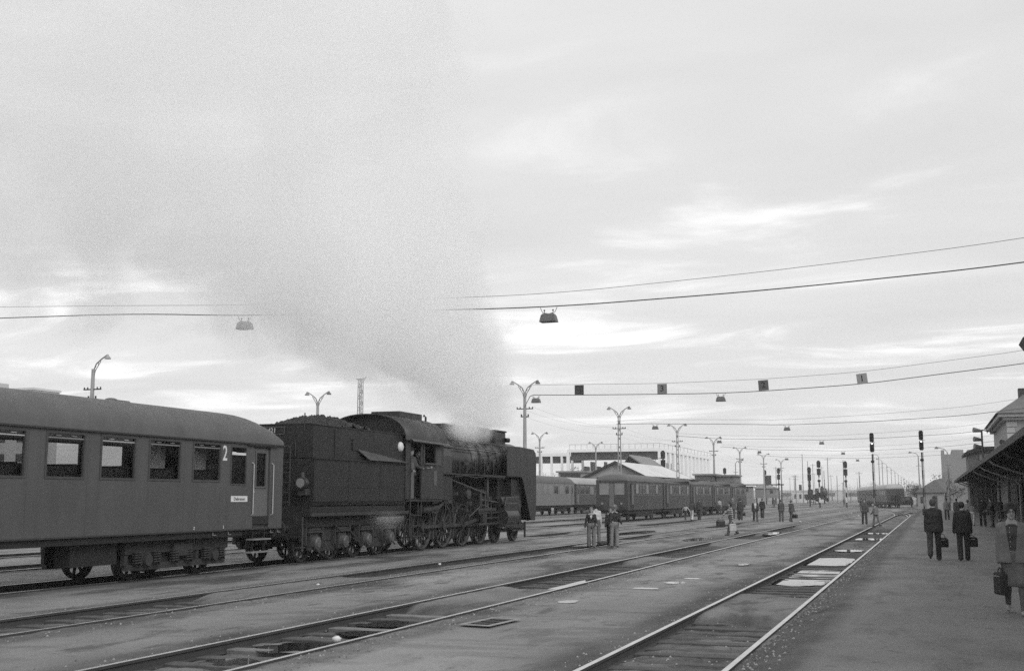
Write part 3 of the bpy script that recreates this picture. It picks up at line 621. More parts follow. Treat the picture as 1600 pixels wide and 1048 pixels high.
# ---------------------------------------------------------------- locomotive
def loco():
    Y0 = 35.0; B = Y0
    t = thing('steam_locomotive', (-17.8, Y0, 0), 'large black steam locomotive with smoke deflectors and four coupled axles, steaming', 'locomotive')
    def y(a): return a - B
    zc = 3.22
    # boiler and smokebox
    m = MB(); m.lathe([(.3, y(39.4)), (.93, y(39.4)), (.93, y(45.0)), (.3, y(45.0))], (0, 0, zc), 'y', 48); bo = m.build('boiler', M['boiler'], t)
    for q in (40.2, 42.0, 43.0, 44.0, 44.9): MB().lathe([(.93, y(q) - .05), (.95, y(q) - .045), (.95, y(q) + .045), (.93, y(q) + .05)], (0, 0, zc), 'y', 48).build('boiler_band', M['loco'], bo)
    m = MB(); m.lathe([(.3, y(45.02)), (.96, y(45.02)), (.97, y(48.25)), (.80, y(48.4)), (.2, y(48.5)), (0.01, y(48.5))], (0, 0, zc), 'y', 48); m.box(-.95, .95, y(44.8), y(48.2), 1.0, 2.66); m.box(-1.25, 1.25, y(45.6), y(46.9), 1.4, 2.6); m.build('smokebox', M['loco'], t)
    m = MB(); m.prism([(-1.05, 1.6), (1.05, 1.6), (1.05, 3.35), (.93, 3.85), (.6, 4.15), (0, 4.24), (-.6, 4.15), (-.93, 3.85), (-1.05, 3.35)], 'y', y(38.0), y(39.75)); m.build('firebox', mat('firebox_cladding', .035, .5, .3, 1.5, streak=.1), t, bevel=.03)
    MB().box(-.62, .62, y(38.5), y(42), 1.2, 2.4).build('ashpan', M['under'], t)
    # chimney, domes
    m = MB(); m.box(-.33, .33, y(46.15), y(47.45), 4.05, 4.62); m.box(-.38, .38, y(46.1), y(47.5), 4.62, 4.70); m.cyl((.36, y(47.35), 4.3), (.46, y(47.5), 4.3), .1); m.build('chimney', M['loco'], t, bevel=.05)
    m = MB(); m.box(-.36, .36, y(44.2), y(45.6), 4.0, 4.72); m.build('steam_dome', M['loco'], t, bevel=.12)
    m = MB(); m.box(-.36, .36, y(40.7), y(42.9), 4.0, 4.66); m.build('sand_dome', M['loco'], t, bevel=.12)
    m = MB(); m.cyl((.15, y(39.3), 4.2), (.15, y(39.3), 4.55), .07); m.cyl((.15, y(39.3), 4.55), (.15, y(39.3), 4.8), .04); m.tube([(.15, y(39.3), 4.78), (.15, y(39.15), 4.86), (.15, y(39.1), 4.8)], .025); m.build('whistle', M['rod'], t)
    # cab
    m = MB(); W = .03
    m.wall('x', 1.42, 1.45, y(34.85), y(38.0), 1.78, 3.74, [(y(35.25), y(36.05), 1.78, 3.66), (y(36.35), y(37.25), 3.02, 3.66)])
    m.wall('x', -1.45, -1.42, y(34.85), y(38.0), 1.78, 3.74, [(y(35.25), y(36.05), 1.78, 3.66), (y(36.35), y(37.25), 3.02, 3.66)])
    m.box(-1.42, 1.42, y(37.97), y(38.0), 1.78, 3.74); m.box(-1.42, 1.42, y(34.85), y(38.0), 1.70, 1.775)
    n = 14; arc = [(1.42 * math.cos(math.pi * i / n), 3.74 + .80 * math.sin(math.pi * i / n) ** .9) for i in range(n + 1)]
    m.prism([(1.47 * math.copysign(abs(math.cos(math.pi * i / 20)) ** .85, math.cos(math.pi * i / 20)), 3.70 + .87 * math.sin(math.pi * i / 20) ** .9) for i in range(21)], 'y', y(37.9), y(37.96)); m.prism([(1.47 * math.copysign(abs(math.cos(math.pi * i / 20)) ** .85, math.cos(math.pi * i / 20)), 3.70 + .87 * math.sin(math.pi * i / 20) ** .9) for i in range(21)], 'y', y(35.2), y(35.24))
    m.build('cab', mat('cab_paint', .026, .5, .28, 1.2, streak=.14), t)
    m = MB(); vs = []; n = 20
    for yy in (y(34.7), y(38.15)):
        for rr_ in (0, .04):
            for i in range(n + 1):
                a = math.pi * i / n; vs.append(((1.5 + rr_) * math.copysign(abs(math.cos(a)) ** .85, math.cos(a)), yy, 3.72 + (.86 + rr_) * math.sin(a) ** .9))
    k = n + 1; fs = []
    for i in range(n):
        fs += [(k + i, k + i + 1, 3 * k + i + 1, 3 * k + i), (i, 2 * k + i, 2 * k + i + 1, i + 1), (i, i + 1, k + i + 1, k + i), (2 * k + i, 3 * k + i, 3 * k + i + 1, 2 * k + i + 1)]
    m.add(vs, fs, 0, True); m.build('cab_roof', mat('cab_roof_paint', .035, .55, .25, 1.5), t)
    MB().box(-.55, .55, y(36.2), y(38.1), 4.42, 4.80).build('roof_ventilator', M['loco'], t, bevel=.02)
    MB().add([(1.46, y(35.0), 3.82), (1.46, y(38.2), 3.78), (1.66, y(38.2), 3.66), (1.66, y(35.0), 3.70), (1.46, y(35.0), 3.80), (1.46, y(38.2), 3.76), (1.66, y(38.2), 3.64), (1.66, y(35.0), 3.68)], [(0, 3, 2, 1), (4, 5, 6, 7), (2, 3, 7, 6)]).build('rain_visor', mat('visor_paint', .06, .5, .2, 2), t)
    f = MB(); f.frame('x', 1.451, 1.48, y(36.27), y(37.33), 2.94, 3.72, .05); f.box(1.451, 1.53, y(36.3), y(37.3), 2.95, 3.0); f.build('window_frame', mat('cab_frame', .06), t)
    MB().box(1.452, 1.47, y(37.38), y(37.75), 2.95, 3.68).build('sliding_shutter', mat('cab_frame', .06), t)
    m = MB(); m.box(1.451, 1.458, y(37.15), y(37.4), 2.25, 2.75); m.build('number_plate', mat('worn_plate', .08, .5, .3, 4), t)
    m = MB(); m.box(1.2, 1.42, y(35.3), y(35.55), 1.80, 3.0); m.box(1.38, 1.44, y(34.95), y(35.2), 1.8, 3.02); m.build('door_leaf', mat('pale_worn_metal', .12, .6, .4, 2), t)
    m = MB(); m.box(-.9, .9, y(37.5), y(37.9), 1.8, 3.5); m.cyl((.3, y(37.5), 2.5), (.3, y(37.4), 2.5), .15); m.build('backhead', M['under'], t)
    m = MB(); m.cyl((1.43, y(34.83), 3.52), (1.43, y(34.78), 3.52), .02); m.build('marker', M['white'], t) if False else None
    # oval pale lamp on the tender front edge / cab rear
    lm = MB(); lm.lathe([(.001, .07), (.10, .06), (.15, .03), (.155, 0)], (1.40, y(34.55), 3.48), 'x', 20); lm.cyl((1.32, y(34.55), 3.48), (1.40, y(34.55), 3.48), .165, None, 20); lo = lm.build('side_lamp', M['white'], t)
    # running boards
    m = MB(); m.box(.85, 1.38, y(38.2), y(45.6), 2.66, 2.71); m.box(-1.38, -.85, y(38.2), y(45.6), 2.66, 2.71)
    m.tube([(1.38, y(39.3), 2.60), (1.38, y(40.2), 2.64), (1.38, y(41.2), 2.58), (1.38, y(42.4), 2.64), (1.38, y(44.5), 2.62)], .02)
    m.build('running_board', M['under2'], t)
    m = MB(); m.tube([(1.0, y(38.2), 3.70), (1.02, y(40.5), 3.66), (1.02, y(44.5), 3.64)], .025, 8); m.tube([(.94, y(39.8), 3.78), (.94, y(45.0), 3.72)], .018, 6)
    for q in (40.3, 42, 43.6): m.tube([(.9, y(q), 3.66), (1.02, y(q), 3.66)], .018)
    m.build('handrail', M['rod'], t)
    m = MB(); rr = random.Random(5)
    for q in (40.6, 41.3, 42.2, 43.2, 44.2): m.tube([(.2, y(q), 4.16), (.62, y(q) + .06, 3.95), (.93, y(q) + .12, 3.3), (.96, y(q) + .1, 2.7)], .022, 6)
    m.tube([(.5, y(39.8), 4.05), (.5, y(45), 4.03)], .03); m.box(.93, 1.02, y(41.0), y(41.5), 3.05, 3.18); m.box(.9, 1.0, y(43.4), y(43.7), 2.9, 3.1)
    for q in (45.2, 45.5, 45.9): m.tube([(.3, y(q), 4.1), (.8, y(q) + .15, 3.95), (.98, y(q) + .25, 3.5)], .025, 6)
    m.build('sand_pipes', M['loco'], t)
    # smoke deflectors with the sloping apron
    for sx in (1, -1):
        poly = [(y(44.65), 2.70), (y(46.4), 2.68), (y(46.6), 2.55), (y(47.55), .98), (y(47.8), .86), (y(48.1), .9), (y(48.32), 1.2), (y(48.36), 3.5), (y(48.28), 3.75), (y(48.0), 3.90), (y(46.2), 3.95), (y(44.65), 3.92)]
        MB().prism(poly, 'x', sx * 1.40, sx * 1.43).build('smoke_deflector', mat('deflector_paint', .025, .5, .25, 1.2, streak=.12), t)
        MB().tube([(sx * 1.40, y(45), 3.7), (sx * .9, y(45), 3.7)], .02).build('stay', M['loco'], t)
    m = MB(); m.box(-1.38, 1.38, y(48.15), y(48.21), .95, 3.0); m.box(-1.38, 1.38, y(47.6), y(48.14), 1.25, 1.32); m.box(-1.38, 1.38, y(48.22), y(48.32), .85, 1.3)
    for x in (-.88, .88): m.cyl((x, y(48.32), 1.05), (x, y(48.75), 1.05), .1); m.cyl((x, y(48.75), 1.05), (x, y(48.82), 1.05), .24, .22, 18)
    m.tube([(.7, y(48.35), .8), (.75, y(48.6), .45), (.8, y(48.75), .4)], .03); m.build('front_beam', M['under'], t)
    m = MB(); m.cyl((1.0, y(48.25), 1.15), (1.0, y(48.0), 1.15), .16); m.build('front_lamp', M['loco'], t)
    # main frame
    m = MB()
    for sx in (-1, 1): m.box(sx * .52, sx * .56, y(35.2), y(48.3), .75, 1.75)
    m.box(-.5, .5, y(36), y(48), 1.0, 1.1); m.build('frame', M['dark'], t)
    # cylinders
    for sx in (1, -1):
        x = sx * 1.12; m = MB()
        m.cyl((x, y(44.55), 1.02), (x, y(46.05), 1.02), .40, None, 26); m.cyl((x, y(44.45), 1.02), (x, y(44.55), 1.02), .43, None, 26); m.cyl((x, y(46.05), 1.02), (x, y(46.18), 1.02), .43, .36, 26)
        m.box(min(x - .3, x + .3), max(x - .3, x + .3), y(44.65), y(45.95), 1.0, 1.62); m.cyl((x, y(44.3), 1.66), (x, y(46.3), 1.66), .23, None, 20); m.cyl((x, y(46.3), 1.66), (x, y(46.42), 1.66), .2, .14, 20)
        m.box(x - .1, x + .1, y(45.9), y(46.35), .42, .5); m.prism([(y(44.5), .62), (y(45.9), .60), (y(46.3), .75), (y(46.45), 1.5), (y(46.2), 1.88), (y(44.7), 1.86), (y(44.5), 1.5)], 'x', min(x + sx * .2, x + sx * .28), max(x + sx * .2, x + sx * .28)); m.build('cylinder', mat('cylinder_cladding', .022, .42, .4, 2.5), t, bevel=.03)
        zr = .88
        m = MB(); m.cyl((x, y(43.0), 1.02), (x, y(44.5), 1.02), .045); m.box(x - .06, x + .06, y(42.6), y(43.0), .84, 1.2)
        m.box(x - .07, x + .07, y(42.1), y(44.4), 1.20, 1.28); m.box(x - .07, x + .07, y(42.1), y(44.4), .76, .84); m.build('crosshead', M['rod'], t)
        m = MB(); xa = sx * .98; pin = .34
        m.add([(xa - .03, y(41.38 - pin), zr - .06 - .08), (xa + .03, y(41.38 - pin), zr - .14), (xa + .03, y(42.75), .97), (xa - .03, y(42.75), .97), (xa - .03, y(41.38 - pin), zr + .02), (xa + .03, y(41.38 - pin), zr + .02), (xa + .03, y(42.75), 1.08), (xa - .03, y(42.75), 1.08)],
              [(0, 3, 2, 1), (4, 5, 6, 7), (0, 1, 5, 4), (1, 2, 6, 5), (2, 3, 7, 6), (3, 0, 4, 7)]); m.build('connecting_rod', M['rod'], t)
        m = MB(); xb = sx * .88
        m.box(min(xb, xb + .05), max(xb, xb + .05), y(37.64 - pin), y(43.2 - pin), .75, .86)
        for q in (37.64, 39.54, 41.38, 43.2): m.cyl((xb - .03, y(q - pin), .80), (xb + sx * .1, y(q - pin), .80), .11, None, 16)
        m.build('coupling_rod', M['rod'], t)
        for q in (37.64, 39.54, 41.38, 43.2): wheel(.803, t, (sx * .75, y(q), .803), 15, 'driving_wheel', sx, M['wheel'], (-pin, 0))
        for q in (45.0, 47.2): wheel(.5, t, (sx * .75, y(q), .5), 9, 'leading_wheel', sx)
        # valve gear
        m = MB(); xo = sx * 1.22
        m.tube([(xo, y(38.7), 2.55), (xo, y(42.7), 1.98)], .04, 8); m.tube([(xo, y(42.7), 2.1), (xo, y(42.7), 1.4)], .045); m.box(xo - .03, xo + .03, y(42.1), y(42.28), 1.45, 2.15)
        m.tube([(xo, y(42.2), 1.75), (xo, y(44.2), 1.62)], .035); m.tube([(xo, y(41.0), 1.1), (xo, y(42.2), 1.5)], .03); m.tube([(xo, y(43.3), 1.9), (xo, y(43.4), .95)], .03); m.tube([(xo, y(42.2), 1.55), (xo, y(42.75), 1.5), (xo, y(43.4), 1.35)], .03)
        m.box(xo - .1, xo + .02, y(41.9), y(43.9), 1.30, 1.42); m.box(xo - .12, xo, y(42.9), y(43.1), 1.3, 2.66); m.build('valve_gear', M['rod'], t)
        m = MB(); m.cyl((sx * .98, y(41.2), 2.02), (sx * 1.14, y(41.2), 2.02), .24, None, 22); m.cyl((sx * 1.14, y(41.2), 2.02), (sx * 1.17, y(41.2), 2.02), .2, .15, 20); m.build('air_pump', mat('pump_metal', .05, .35, .3, 3), t)
        m = MB(); m.box(sx * .75, sx * 1.25, y(38.3), y(39.3), 1.75, 2.6); m.build('injector_box', M['loco'], t)
        m = MB(); m.tube([(sx * 1.1, y(37.0), 1.45), (sx * 1.1, y(38.0), 1.3), (sx * 1.1, y(38.8), 1.65)], .07, 8); m.cyl((sx * 1.1, y(36.9), 1.4), (sx * 1.1, y(38.2), 1.45), .12); m.build('feed_pipe', M['under2'], t)
        # steps under the cab
        m = MB()
        for q in (35.35, 36.0): m.tube([(sx * 1.38, y(q), 1.72), (sx * 1.38, y(q), .55)], .02)
        for z in (.55, .9, 1.25): m.box(min(sx * 1.28, sx * 1.5), max(sx * 1.28, sx * 1.5), y(35.35), y(36.0), z - .015, z + .015)
        m.tube([(sx * 1.46, y(35.22), 1.2), (sx * 1.46, y(35.22), 3.2)], .018); m.tube([(sx * 1.46, y(36.1), 1.2), (sx * 1.46, y(36.1), 2.9)], .018); m.build('cab_steps', M['under2'], t)
        for q in (36.7, 38.6, 40.45, 42.3): m = MB(); m.box(sx * .70, sx * .82, y(q) - .06, y(q) + .06, .35, 1.3); m.tube([(sx * .76, y(q) + .0, 1.9), (sx * .76, y(q), 1.2), (sx * .85, y(q) + .3, .3)], .022); m.build('brake_hanger', M['under2'], t)
        m = MB(); m.box(min(sx * .95, sx * 1.0), max(sx * .95, sx * 1.0), y(44.7), y(47.8), .42, .58); m.box(min(sx * 1.0, sx * 1.12), max(sx * 1.0, sx * 1.12), y(46.6), y(47.6), .55, .72); m.box(sx * 1.0, sx * 1.06, y(47.9), y(48.0), .12, .8); m.build('bogie_frame', M['under2'], t)
    for i in range(60):
        m = MB(); q = rr.uniform(36.2, 44.4); x = rr.uniform(.6, 1.2); z = rr.uniform(1.2, 2.4)
        if rr.random() < .5: m.tube([(x, y(q), z), (x, y(q) + rr.uniform(-.3, .3), z + rr.uniform(-.5, .3))], rr.uniform(.012, .03), 5)
        else: s = rr.uniform(.04, .12); m.box(x - s, x + s, y(q) - s, y(q) + s, z - s, z + s)
        m.build('pipe' if len(m.f) != 6 else 'fitting', M['under2'] if i % 3 else M['under'], t)
    for i in range(14):
        m = MB(); q = rr.uniform(35.0, 36.4); m.tube([(rr.uniform(.8, 1.35), y(q), rr.uniform(1.2, 1.7)), (rr.uniform(.8, 1.35), y(q) + rr.uniform(-.2, .2), rr.uniform(.3, .9))], rr.uniform(.015, .03), 5)
        m.build('pipe', M['under2'], t)
loco()
# ---------------------------------------------------------------- other vehicles
def coach_body(t, hw, zb, ze, zt, Ln, body, roof, dome=1.0, ends=True):
    """solid body from y=0 (near end) to Ln, roof arched and lowered at both ends"""
    m = MB(); m.box(-hw, hw, 0, Ln, zb, ze); m.build('body', body, t)
    m = MB(); vs = []; ns = 14; ys = [-.03, .08, .3, .6, dome, Ln - dome, Ln - .6, Ln - .3, Ln - .08, Ln + .03]
    for yy in ys:
        q = min(yy + .03, Ln + .03 - yy) / (dome + .03); q = max(0, min(1, q)); h = (zt - ze) * (.25 + .75 * math.sqrt(1 - (1 - q) ** 2))
        for i in range(ns + 1):
            a = math.pi * i / ns; c = math.cos(a); vs.append(((hw + .04) * math.copysign(abs(c) ** .75, c), yy, ze + h * math.sin(a) ** .85))
    n = ns + 1; k = len(ys)
    m.add(vs, [(j * n + i, (j + 1) * n + i, (j + 1) * n + i + 1, j * n + i + 1) for j in range(k - 1) for i in range(ns)], 0, True)
    m.add(vs[:n], [tuple(range(n))]); m.add(vs[-n:], [tuple(range(n))[::-1]]); m.build('roof', roof, t)
def add_win(t, x, y0, y1, z0, z1, fm, pm_, fw=.05, end=False):
    f = MB(); ax = 'y' if end else 'x'; s = 1 if (x > 0 and not end) else -1
    f.frame(ax, x, x + s * .02, y0, y1, z0, z1, fw); w_ = f.build('window', fm, t)
    p = MB()
    if end: p.box(y0 + fw, y1 - fw, x, x + s * .01, z0 + fw, z1 - fw)
    else: p.box(min(x, x + s * .01), max(x, x + s * .01), y0 + fw, y1 - fw, z0 + fw, z1 - fw)
    p.build('pane', pm_, w_); return w_
PD = mat('dark_window_pane', .025, .1, .1, 2); PL = mat('painted_reflection_pane', .2, .15, .2, 2);  # the paler pane has its reflection put into the base colour
def railcar(y0, Ln, lab, first=False, doors=1, roof=None, dcol=None):
    t = thing('railcar', (-23.0, y0, 0), lab, 'railcar', 'row of short dark railcars')
    hw = 1.24; zb, ze, zt = .85, 3.05, 3.62; body = mat('railcar_paint', .038, .5, .15, 1.2, streak=.08)
    coach_body(t, hw, zb, ze, zt, Ln, body, roof or mat('railcar_roof', .09, .6, .15, 1.5), .5 if not first else 1.1)
    fm = mat('railcar_window_frame', .2, .5, .1, 2)
    MB().box(hw + .001, hw + .012, 2.4, Ln - .2, 1.98, 2.03).build('waist_strip', mat('railcar_strip', .12), t)
    # dark flat sheet standing in for the shaded open vestibule doorway, rear end
    d = MB().box(hw + .002, hw + .02, .75, 1.75, .95, 2.85).build('doorway', M['dark'], t)
    MB().box(hw + .021, hw + .04, 1.1, 1.72, 1.3, 2.8).build('door', mat('railcar_door', .12), d)
    n = max(4, int((Ln - 3.0) / 1.15))
    for i in range(n):
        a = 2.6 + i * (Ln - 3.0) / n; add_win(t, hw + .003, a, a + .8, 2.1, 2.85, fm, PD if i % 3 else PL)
    em = MB(); ex, ey = hw + .003, 2.6 + (Ln - 3) * .45
    em.box(ex, ex + .008, ey - .28, ey + .28, 1.38, 1.44); em.box(ex, ex + .008, ey - .04, ey + .04, 1.2, 1.66); em.box(ex, ex + .008, ey - .2, ey + .16, 1.52, 1.56); em.box(ex, ex + .008, ey - .35, ey + .35, 1.08, 1.11)
    em.build('side_emblem', mat('faded_emblem', .16), t)
    if first:
        for a in (-.98, .22): add_win(t, -.004, a, a + .76, 2.02, 2.88, fm, PL, .05, True)
        MB().box(-.2, .16, -.02, -.004, 1.0, 2.85).build('end_door', mat('railcar_strip', .12), t)
        for x in (-.75, .75): MB().cyl((x, -.02, 1.35), (x, -.06, 1.35), .09).build('lamp', fm, t)
        for x in (-.85, .85):
            m = MB(); m.cyl((x, -.4, .98), (x, 0, .98), .08); m.cyl((x, -.45, .98), (x, -.4, .98), .2); m.build('buffer', M['under'], t)
    u_ = MB(); u_.box(-1.1, 1.1, .1, Ln - .1, .6, .849); u_.box(.9, 1.1, 3.2, Ln - 3.2, .35, .6); u_.box(-.5, .8, Ln * .4, Ln * .6, .3, .6); u_.build('underframe', M['under'], t)
    ww = 2.4 if Ln > 10 else 1.8
    for q in (ww * .75, Ln - ww):
        m = MB()
        m.cyl((-.8, q, .46), (.8, q, .46), .07)
        for x in (-.75, .75): disc_wheel(.46, m, x, q, .46)
        m.box(.84, .95, q - .5, q + .5, .5, .72); m.build('wheelset', M['under'], t)
    return t
labs = ['nearest of the short dark railcars, its two rear end windows facing the camera', 'second dark railcar in the row, with a pale emblem and an open rear doorway',
        'third dark railcar in the row, seen behind the walking woman and child', 'fourth dark railcar in the row, with the bright strip of roof', 'farthest dark railcar of the row, ending beside the signal hut']
yy = 85.9
for i, (Ln, lb) in enumerate(zip((12.2, 11.6, 11.3, 11.6, 11.6), labs)):
    railcar(yy, Ln, lb, i == 0); yy += Ln + .35
def big_coach(name, x, y0, Ln, lab, body, roof, side=1.45, rz=0, zb=1.0, nwin=9, fm=None, grp=None, lightwin=(2,), endwin=False, w0=1.6):
    t = thing(name, (x, y0, 0), lab, 'railway coach', grp, rz)
    coach_body(t, side, zb, 3.25, 4.0, Ln, body, roof, 1.0)
    fm = fm or mat('coach_window_frame', .22)
    for i in range(nwin):
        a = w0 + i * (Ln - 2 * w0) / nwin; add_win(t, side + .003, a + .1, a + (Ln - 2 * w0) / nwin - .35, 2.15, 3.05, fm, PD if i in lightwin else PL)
    for a in (.35, Ln - 1.15):
        d = MB().box(side + .002, side + .02, a, a + .75, 1.1, 3.05).build('door', mat('far_door', .13), t); MB().box(side + .021, side + .03, a + .2, a + .55, 2.2, 2.9).build('pane', PD, d)
    m = MB(); m.box(-1.2, 1.2, .2, Ln - .2, .75, zb - .004); m.box(-1, 1, Ln * .4, Ln * .6, .4, .75); m.build('underframe', M['under'], t)
    for yc in (3.2, Ln - 3.2):
        m = MB(); m.box(.95, 1.1, yc - 1.7, yc + 1.7, .35, .8); m.box(-1.1, -.95, yc - 1.7, yc + 1.7, .35, .8)
        for q in (-1.25, 1.25):
            for sx in (-.75, .75): disc_wheel(.46, m, sx, yc + q, .46)
        m.build('bogie', M['under'], t)
    for x_ in (-.85, .85):
        m = MB(); m.cyl((x_, -.5, 1.0), (x_, 0, 1.0), .09); m.cyl((x_, -.55, 1.0), (x_, -.5, 1.0), .22); m.build('buffer', M['under'], t)
    return t
big_coach('passenger_coach', -38.0, 96.8, 24, 'light grey passenger coach far left, seen beyond the locomotive front', mat('light_coach_paint', .16, .5, .08, 1), mat('dark_roof_a', .10), nwin=11, lightwin=(8, 10))
big_coach('passenger_coach', -38.0, 121.5, 22, 'dark passenger coach with a pale roof, between the light coach and the railcars', mat('dark_coach_paint', .06, .5, .1, 1), mat('pale_roof', .34, .6, .1, 1), nwin=10, lightwin=(0, 1, 3, 4, 6, 7, 9))
# wagons on the curve at the platform's far end
hx, hy = -9.0, 70.0; hz = math.atan2(-hx, hy)
wt = thing('passenger_coach', (-5.9, 205, 0), 'last coach of the standing train, its flat dark end facing the platform', 'railway coach', 'standing train on the right', hz)
coach_body(wt, 1.42, 1.0, 3.2, 4.05, 22, mat('wagon_grey', .10, .6, .1, 1), mat('wagon_roof', .36, .5, .1, 1), 1.6)
MB().box(-1.4, 1.4, -.03, -.004, 1.0, 3.15).build('end_wall', mat('wagon_end', .045), wt)
MB().box(-.75, .75, -.05, -.031, 1.2, 2.1).build('gangway', M['dark'], wt)
MB().box(-1.35, 1.35, .1, 21.8, .6, .99).build('underframe', M['under'], wt)
for q in (2.5, 5, 17, 19.5):
    m = MB(); m.cyl((-.8, q, .5), (.8, q, .5), .07); [disc_wheel(.5, m, sx, q, .5) for sx in (-.75, .75)]; m.build('wheelset', M['under'], wt)
for i in range(6): add_win(wt, -1.425, 3 + i * 3, 4.4 + i * 3, 2.1, 2.9, mat('wagon_frame', .2), PD)
for k in (1, 2):
    c = wt.copy(); COL.objects.link(c); c.location = (-5.9 + hx / 70 * 23 * k, 205 + 23 * k, 0)
    c['label'] = ['middle coach of the standing train on the right', 'farthest coach of the standing train on the right, mostly hidden'][k - 1]
    for ch in [o for o in bpy.data.objects if o.parent == wt]:
        d = ch.copy(); COL.objects.link(d); d.parent = c
        for g in [o for o in bpy.data.objects if o.parent == ch]: e = g.copy(); COL.objects.link(e); e.parent = d
# distant locomotive, seen head on
def far_loco():
    t = thing('distant_locomotive', (-27.6, 318, 0), 'small dark locomotive standing far off between the signals', 'locomotive', rz=.12)
    b = M['under']; m = MB(); m.lathe([(.1, 0), (1.15, 0), (1.3, .3), (1.3, 9), (.1, 9)], (0, 0, 3.0), 'y', 20); m.build('boiler', M['loco'], t)
    MB().box(-1.5, 1.5, 9, 12, 1.7, 4.2).build('cab', M['loco'], t, bevel=.15); MB().box(-1.6, 1.6, -.4, 12.5, 1.2, 1.7).build('frame', b, t)
    MB().cyl((0, 1, 4.1), (0, 1, 4.7), .35).build('chimney', M['loco'], t)
    for sx in (-1, 1):
        MB().box(sx * 1.5, sx * 1.55, -.1, 2.4, 1.6, 4.1).build('smoke_deflector', M['loco'], t); MB().cyl((sx * 1.3, .3, 1.0), (sx * 1.3, 1.9, 1.0), .4).build('cylinder', b, t)
        for q in (2.6, 4.6, 6.6, 8.6): wheel(.8, t, (sx * .75, q, .8), 10, 'driving_wheel', sx)
        MB().cyl((sx * .88, -.9, 1.05), (sx * .88, -.4, 1.05), .22).build('buffer', b, t)
    tt = thing('flat_wagon', (-31.2, 322, 0), 'low dark wagon just left of the distant locomotive', 'wagon')
    MB().box(-1.2, 1.2, 0, 8, 1.0, 2.6).build('body', b, tt); MB().box(-.6, .6, .5, 3, 2.6, 3.9).build('tank', b, tt, bevel=.2)
    for q in (1.5, 6.5):
        m = MB(); m.cyl((-.8, q, .5), (.8, q, .5), .07); [disc_wheel(.5, m, sx, q, .5) for sx in (-.75, .75)]; m.build('wheelset', M['under'], tt)
far_loco()
# ================================================================ POLES, LAMPS, WIRES, SIGNALS
def bell(m, x, y, z, r=.22, tilt=0):
    m.lathe([(.03, .22), (.07, .2), (.10, .1), (r * .75, .04), (r, -.06), (r, -.09), (.02, -.07)], (x, y, z), 'z', 14)
def lamp_pole(x, y, label, H=11.5, lattice=False, dark=1, arms=(-1, 1), cross=True, grp='twin-armed lamp poles'):
    t = thing('lamp_pole', (x, y, 0), label, 'lamp pole', grp); r = .17; zt = H - .95
    m = MB()
    if lattice:
        for sx in (-1, 1): m.add([(sx * .22 - .05, -.09, 0), (sx * .22 + .05, -.09, 0), (sx * .22 + .05, .09, 0), (sx * .22 - .05, .09, 0), (sx * .09 - .04, -.07, zt), (sx * .09 + .04, -.07, zt), (sx * .09 + .04, .07, zt), (sx * .09 - .04, .07, zt)], [(0, 3, 2, 1), (4, 5, 6, 7), (0, 1, 5, 4), (1, 2, 6, 5), (2, 3, 7, 6), (3, 0, 4, 7)])
        for i in range(11): z = .6 + i * .92; q = .22 - .13 * z / zt; m.box(-q, q, -.06, .06, z, z + .22)
    else: m.cyl((0, 0, 0), (0, 0, zt), r + .04, r - .05, 12)
    m.build('pole', M['concrete'], t)
    for sx in arms:
        a = MB(); a.tube([(0, 0, zt - .15), (sx * .22, 0, zt + .35), (sx * .65, 0, H - .28), (sx * 1.12, 0, H)], .045, 7); a.tube([(0, 0, zt - .9), (sx * .18, 0, zt - .1), (sx * .60, 0, H - .42)], .028, 6)
        for q in (.25, .42): a.tube([(sx * q, 0, zt + .32 + q * .4), (sx * (q - .06), 0, zt + .05 + q * .2)], .02, 5)
        a.build('arm', M['lampgrey'], t); b = MB(); bell(b, sx * 1.15, 0, H - .2); b.build('lamp_shade', mat('pale_lamp_shade', .3) if dark == 2 else M['lampmetal'] if sx == 1 else M['lampgrey'], t)  # palest lamp shade colour stands in for smoke veiling that lamp
    if cross:
        m = MB(); z = H - 2.35; m.box(-.72, .72, -.05, .05, z - .04, z + .04)
        for q in (-.68, -.4, .4, .68): m.cyl((q, 0, z + .04), (q, 0, z + .16), .05, .04, 8)
        m.box(-.36, .36, -.04, .04, z - .7, z - .62); m.cyl((-.3, 0, z - .62), (-.3, 0, z - .45), .06); m.cyl((.3, 0, z - .62), (.3, 0, z - .45), .06); m.build('crossarm', M['under2'], t)
    return t
lamp_pole(-31.8, 91, 'large twin-armed lamp pole right beside the smoke deflectors, nearest of its row')
lamp_pole(-31.5, 121, 'twin-armed concrete lattice lamp pole rising behind the nearest railcar', lattice=True)
lamp_pole(-31.7, 152.3, 'twin-armed lattice lamp pole behind the third railcar', lattice=True)
lamp_pole(-33.0, 187, 'twin-armed lamp pole behind the far railcars, left of the roof boxes')
lamp_pole(-35.0, 227, 'twin-armed lamp pole just past the end of the railcar row')
lamp_pole(-35.3, 263, 'twin-armed lamp pole above the signal hut, left of the pair')
lamp_pole(-36.3, 303, 'twin-armed lamp pole above the signal hut, right of the pair')
lamp_pole(-53.9, 64.3, 'slim pale single-armed lamp pole rising behind the near coach roof', dark=2, arms=(1,), grp=None)
lamp_pole(-53.2, 94.1, 'twin-armed lamp pole rising behind the coal heap')
lamp_pole(-55.3, 165, 'small twin-armed lamp pole between the deflectors and the hall')
lamp_pole(-55.7, 197.4, 'small twin-armed lamp pole in front of the hall roof')
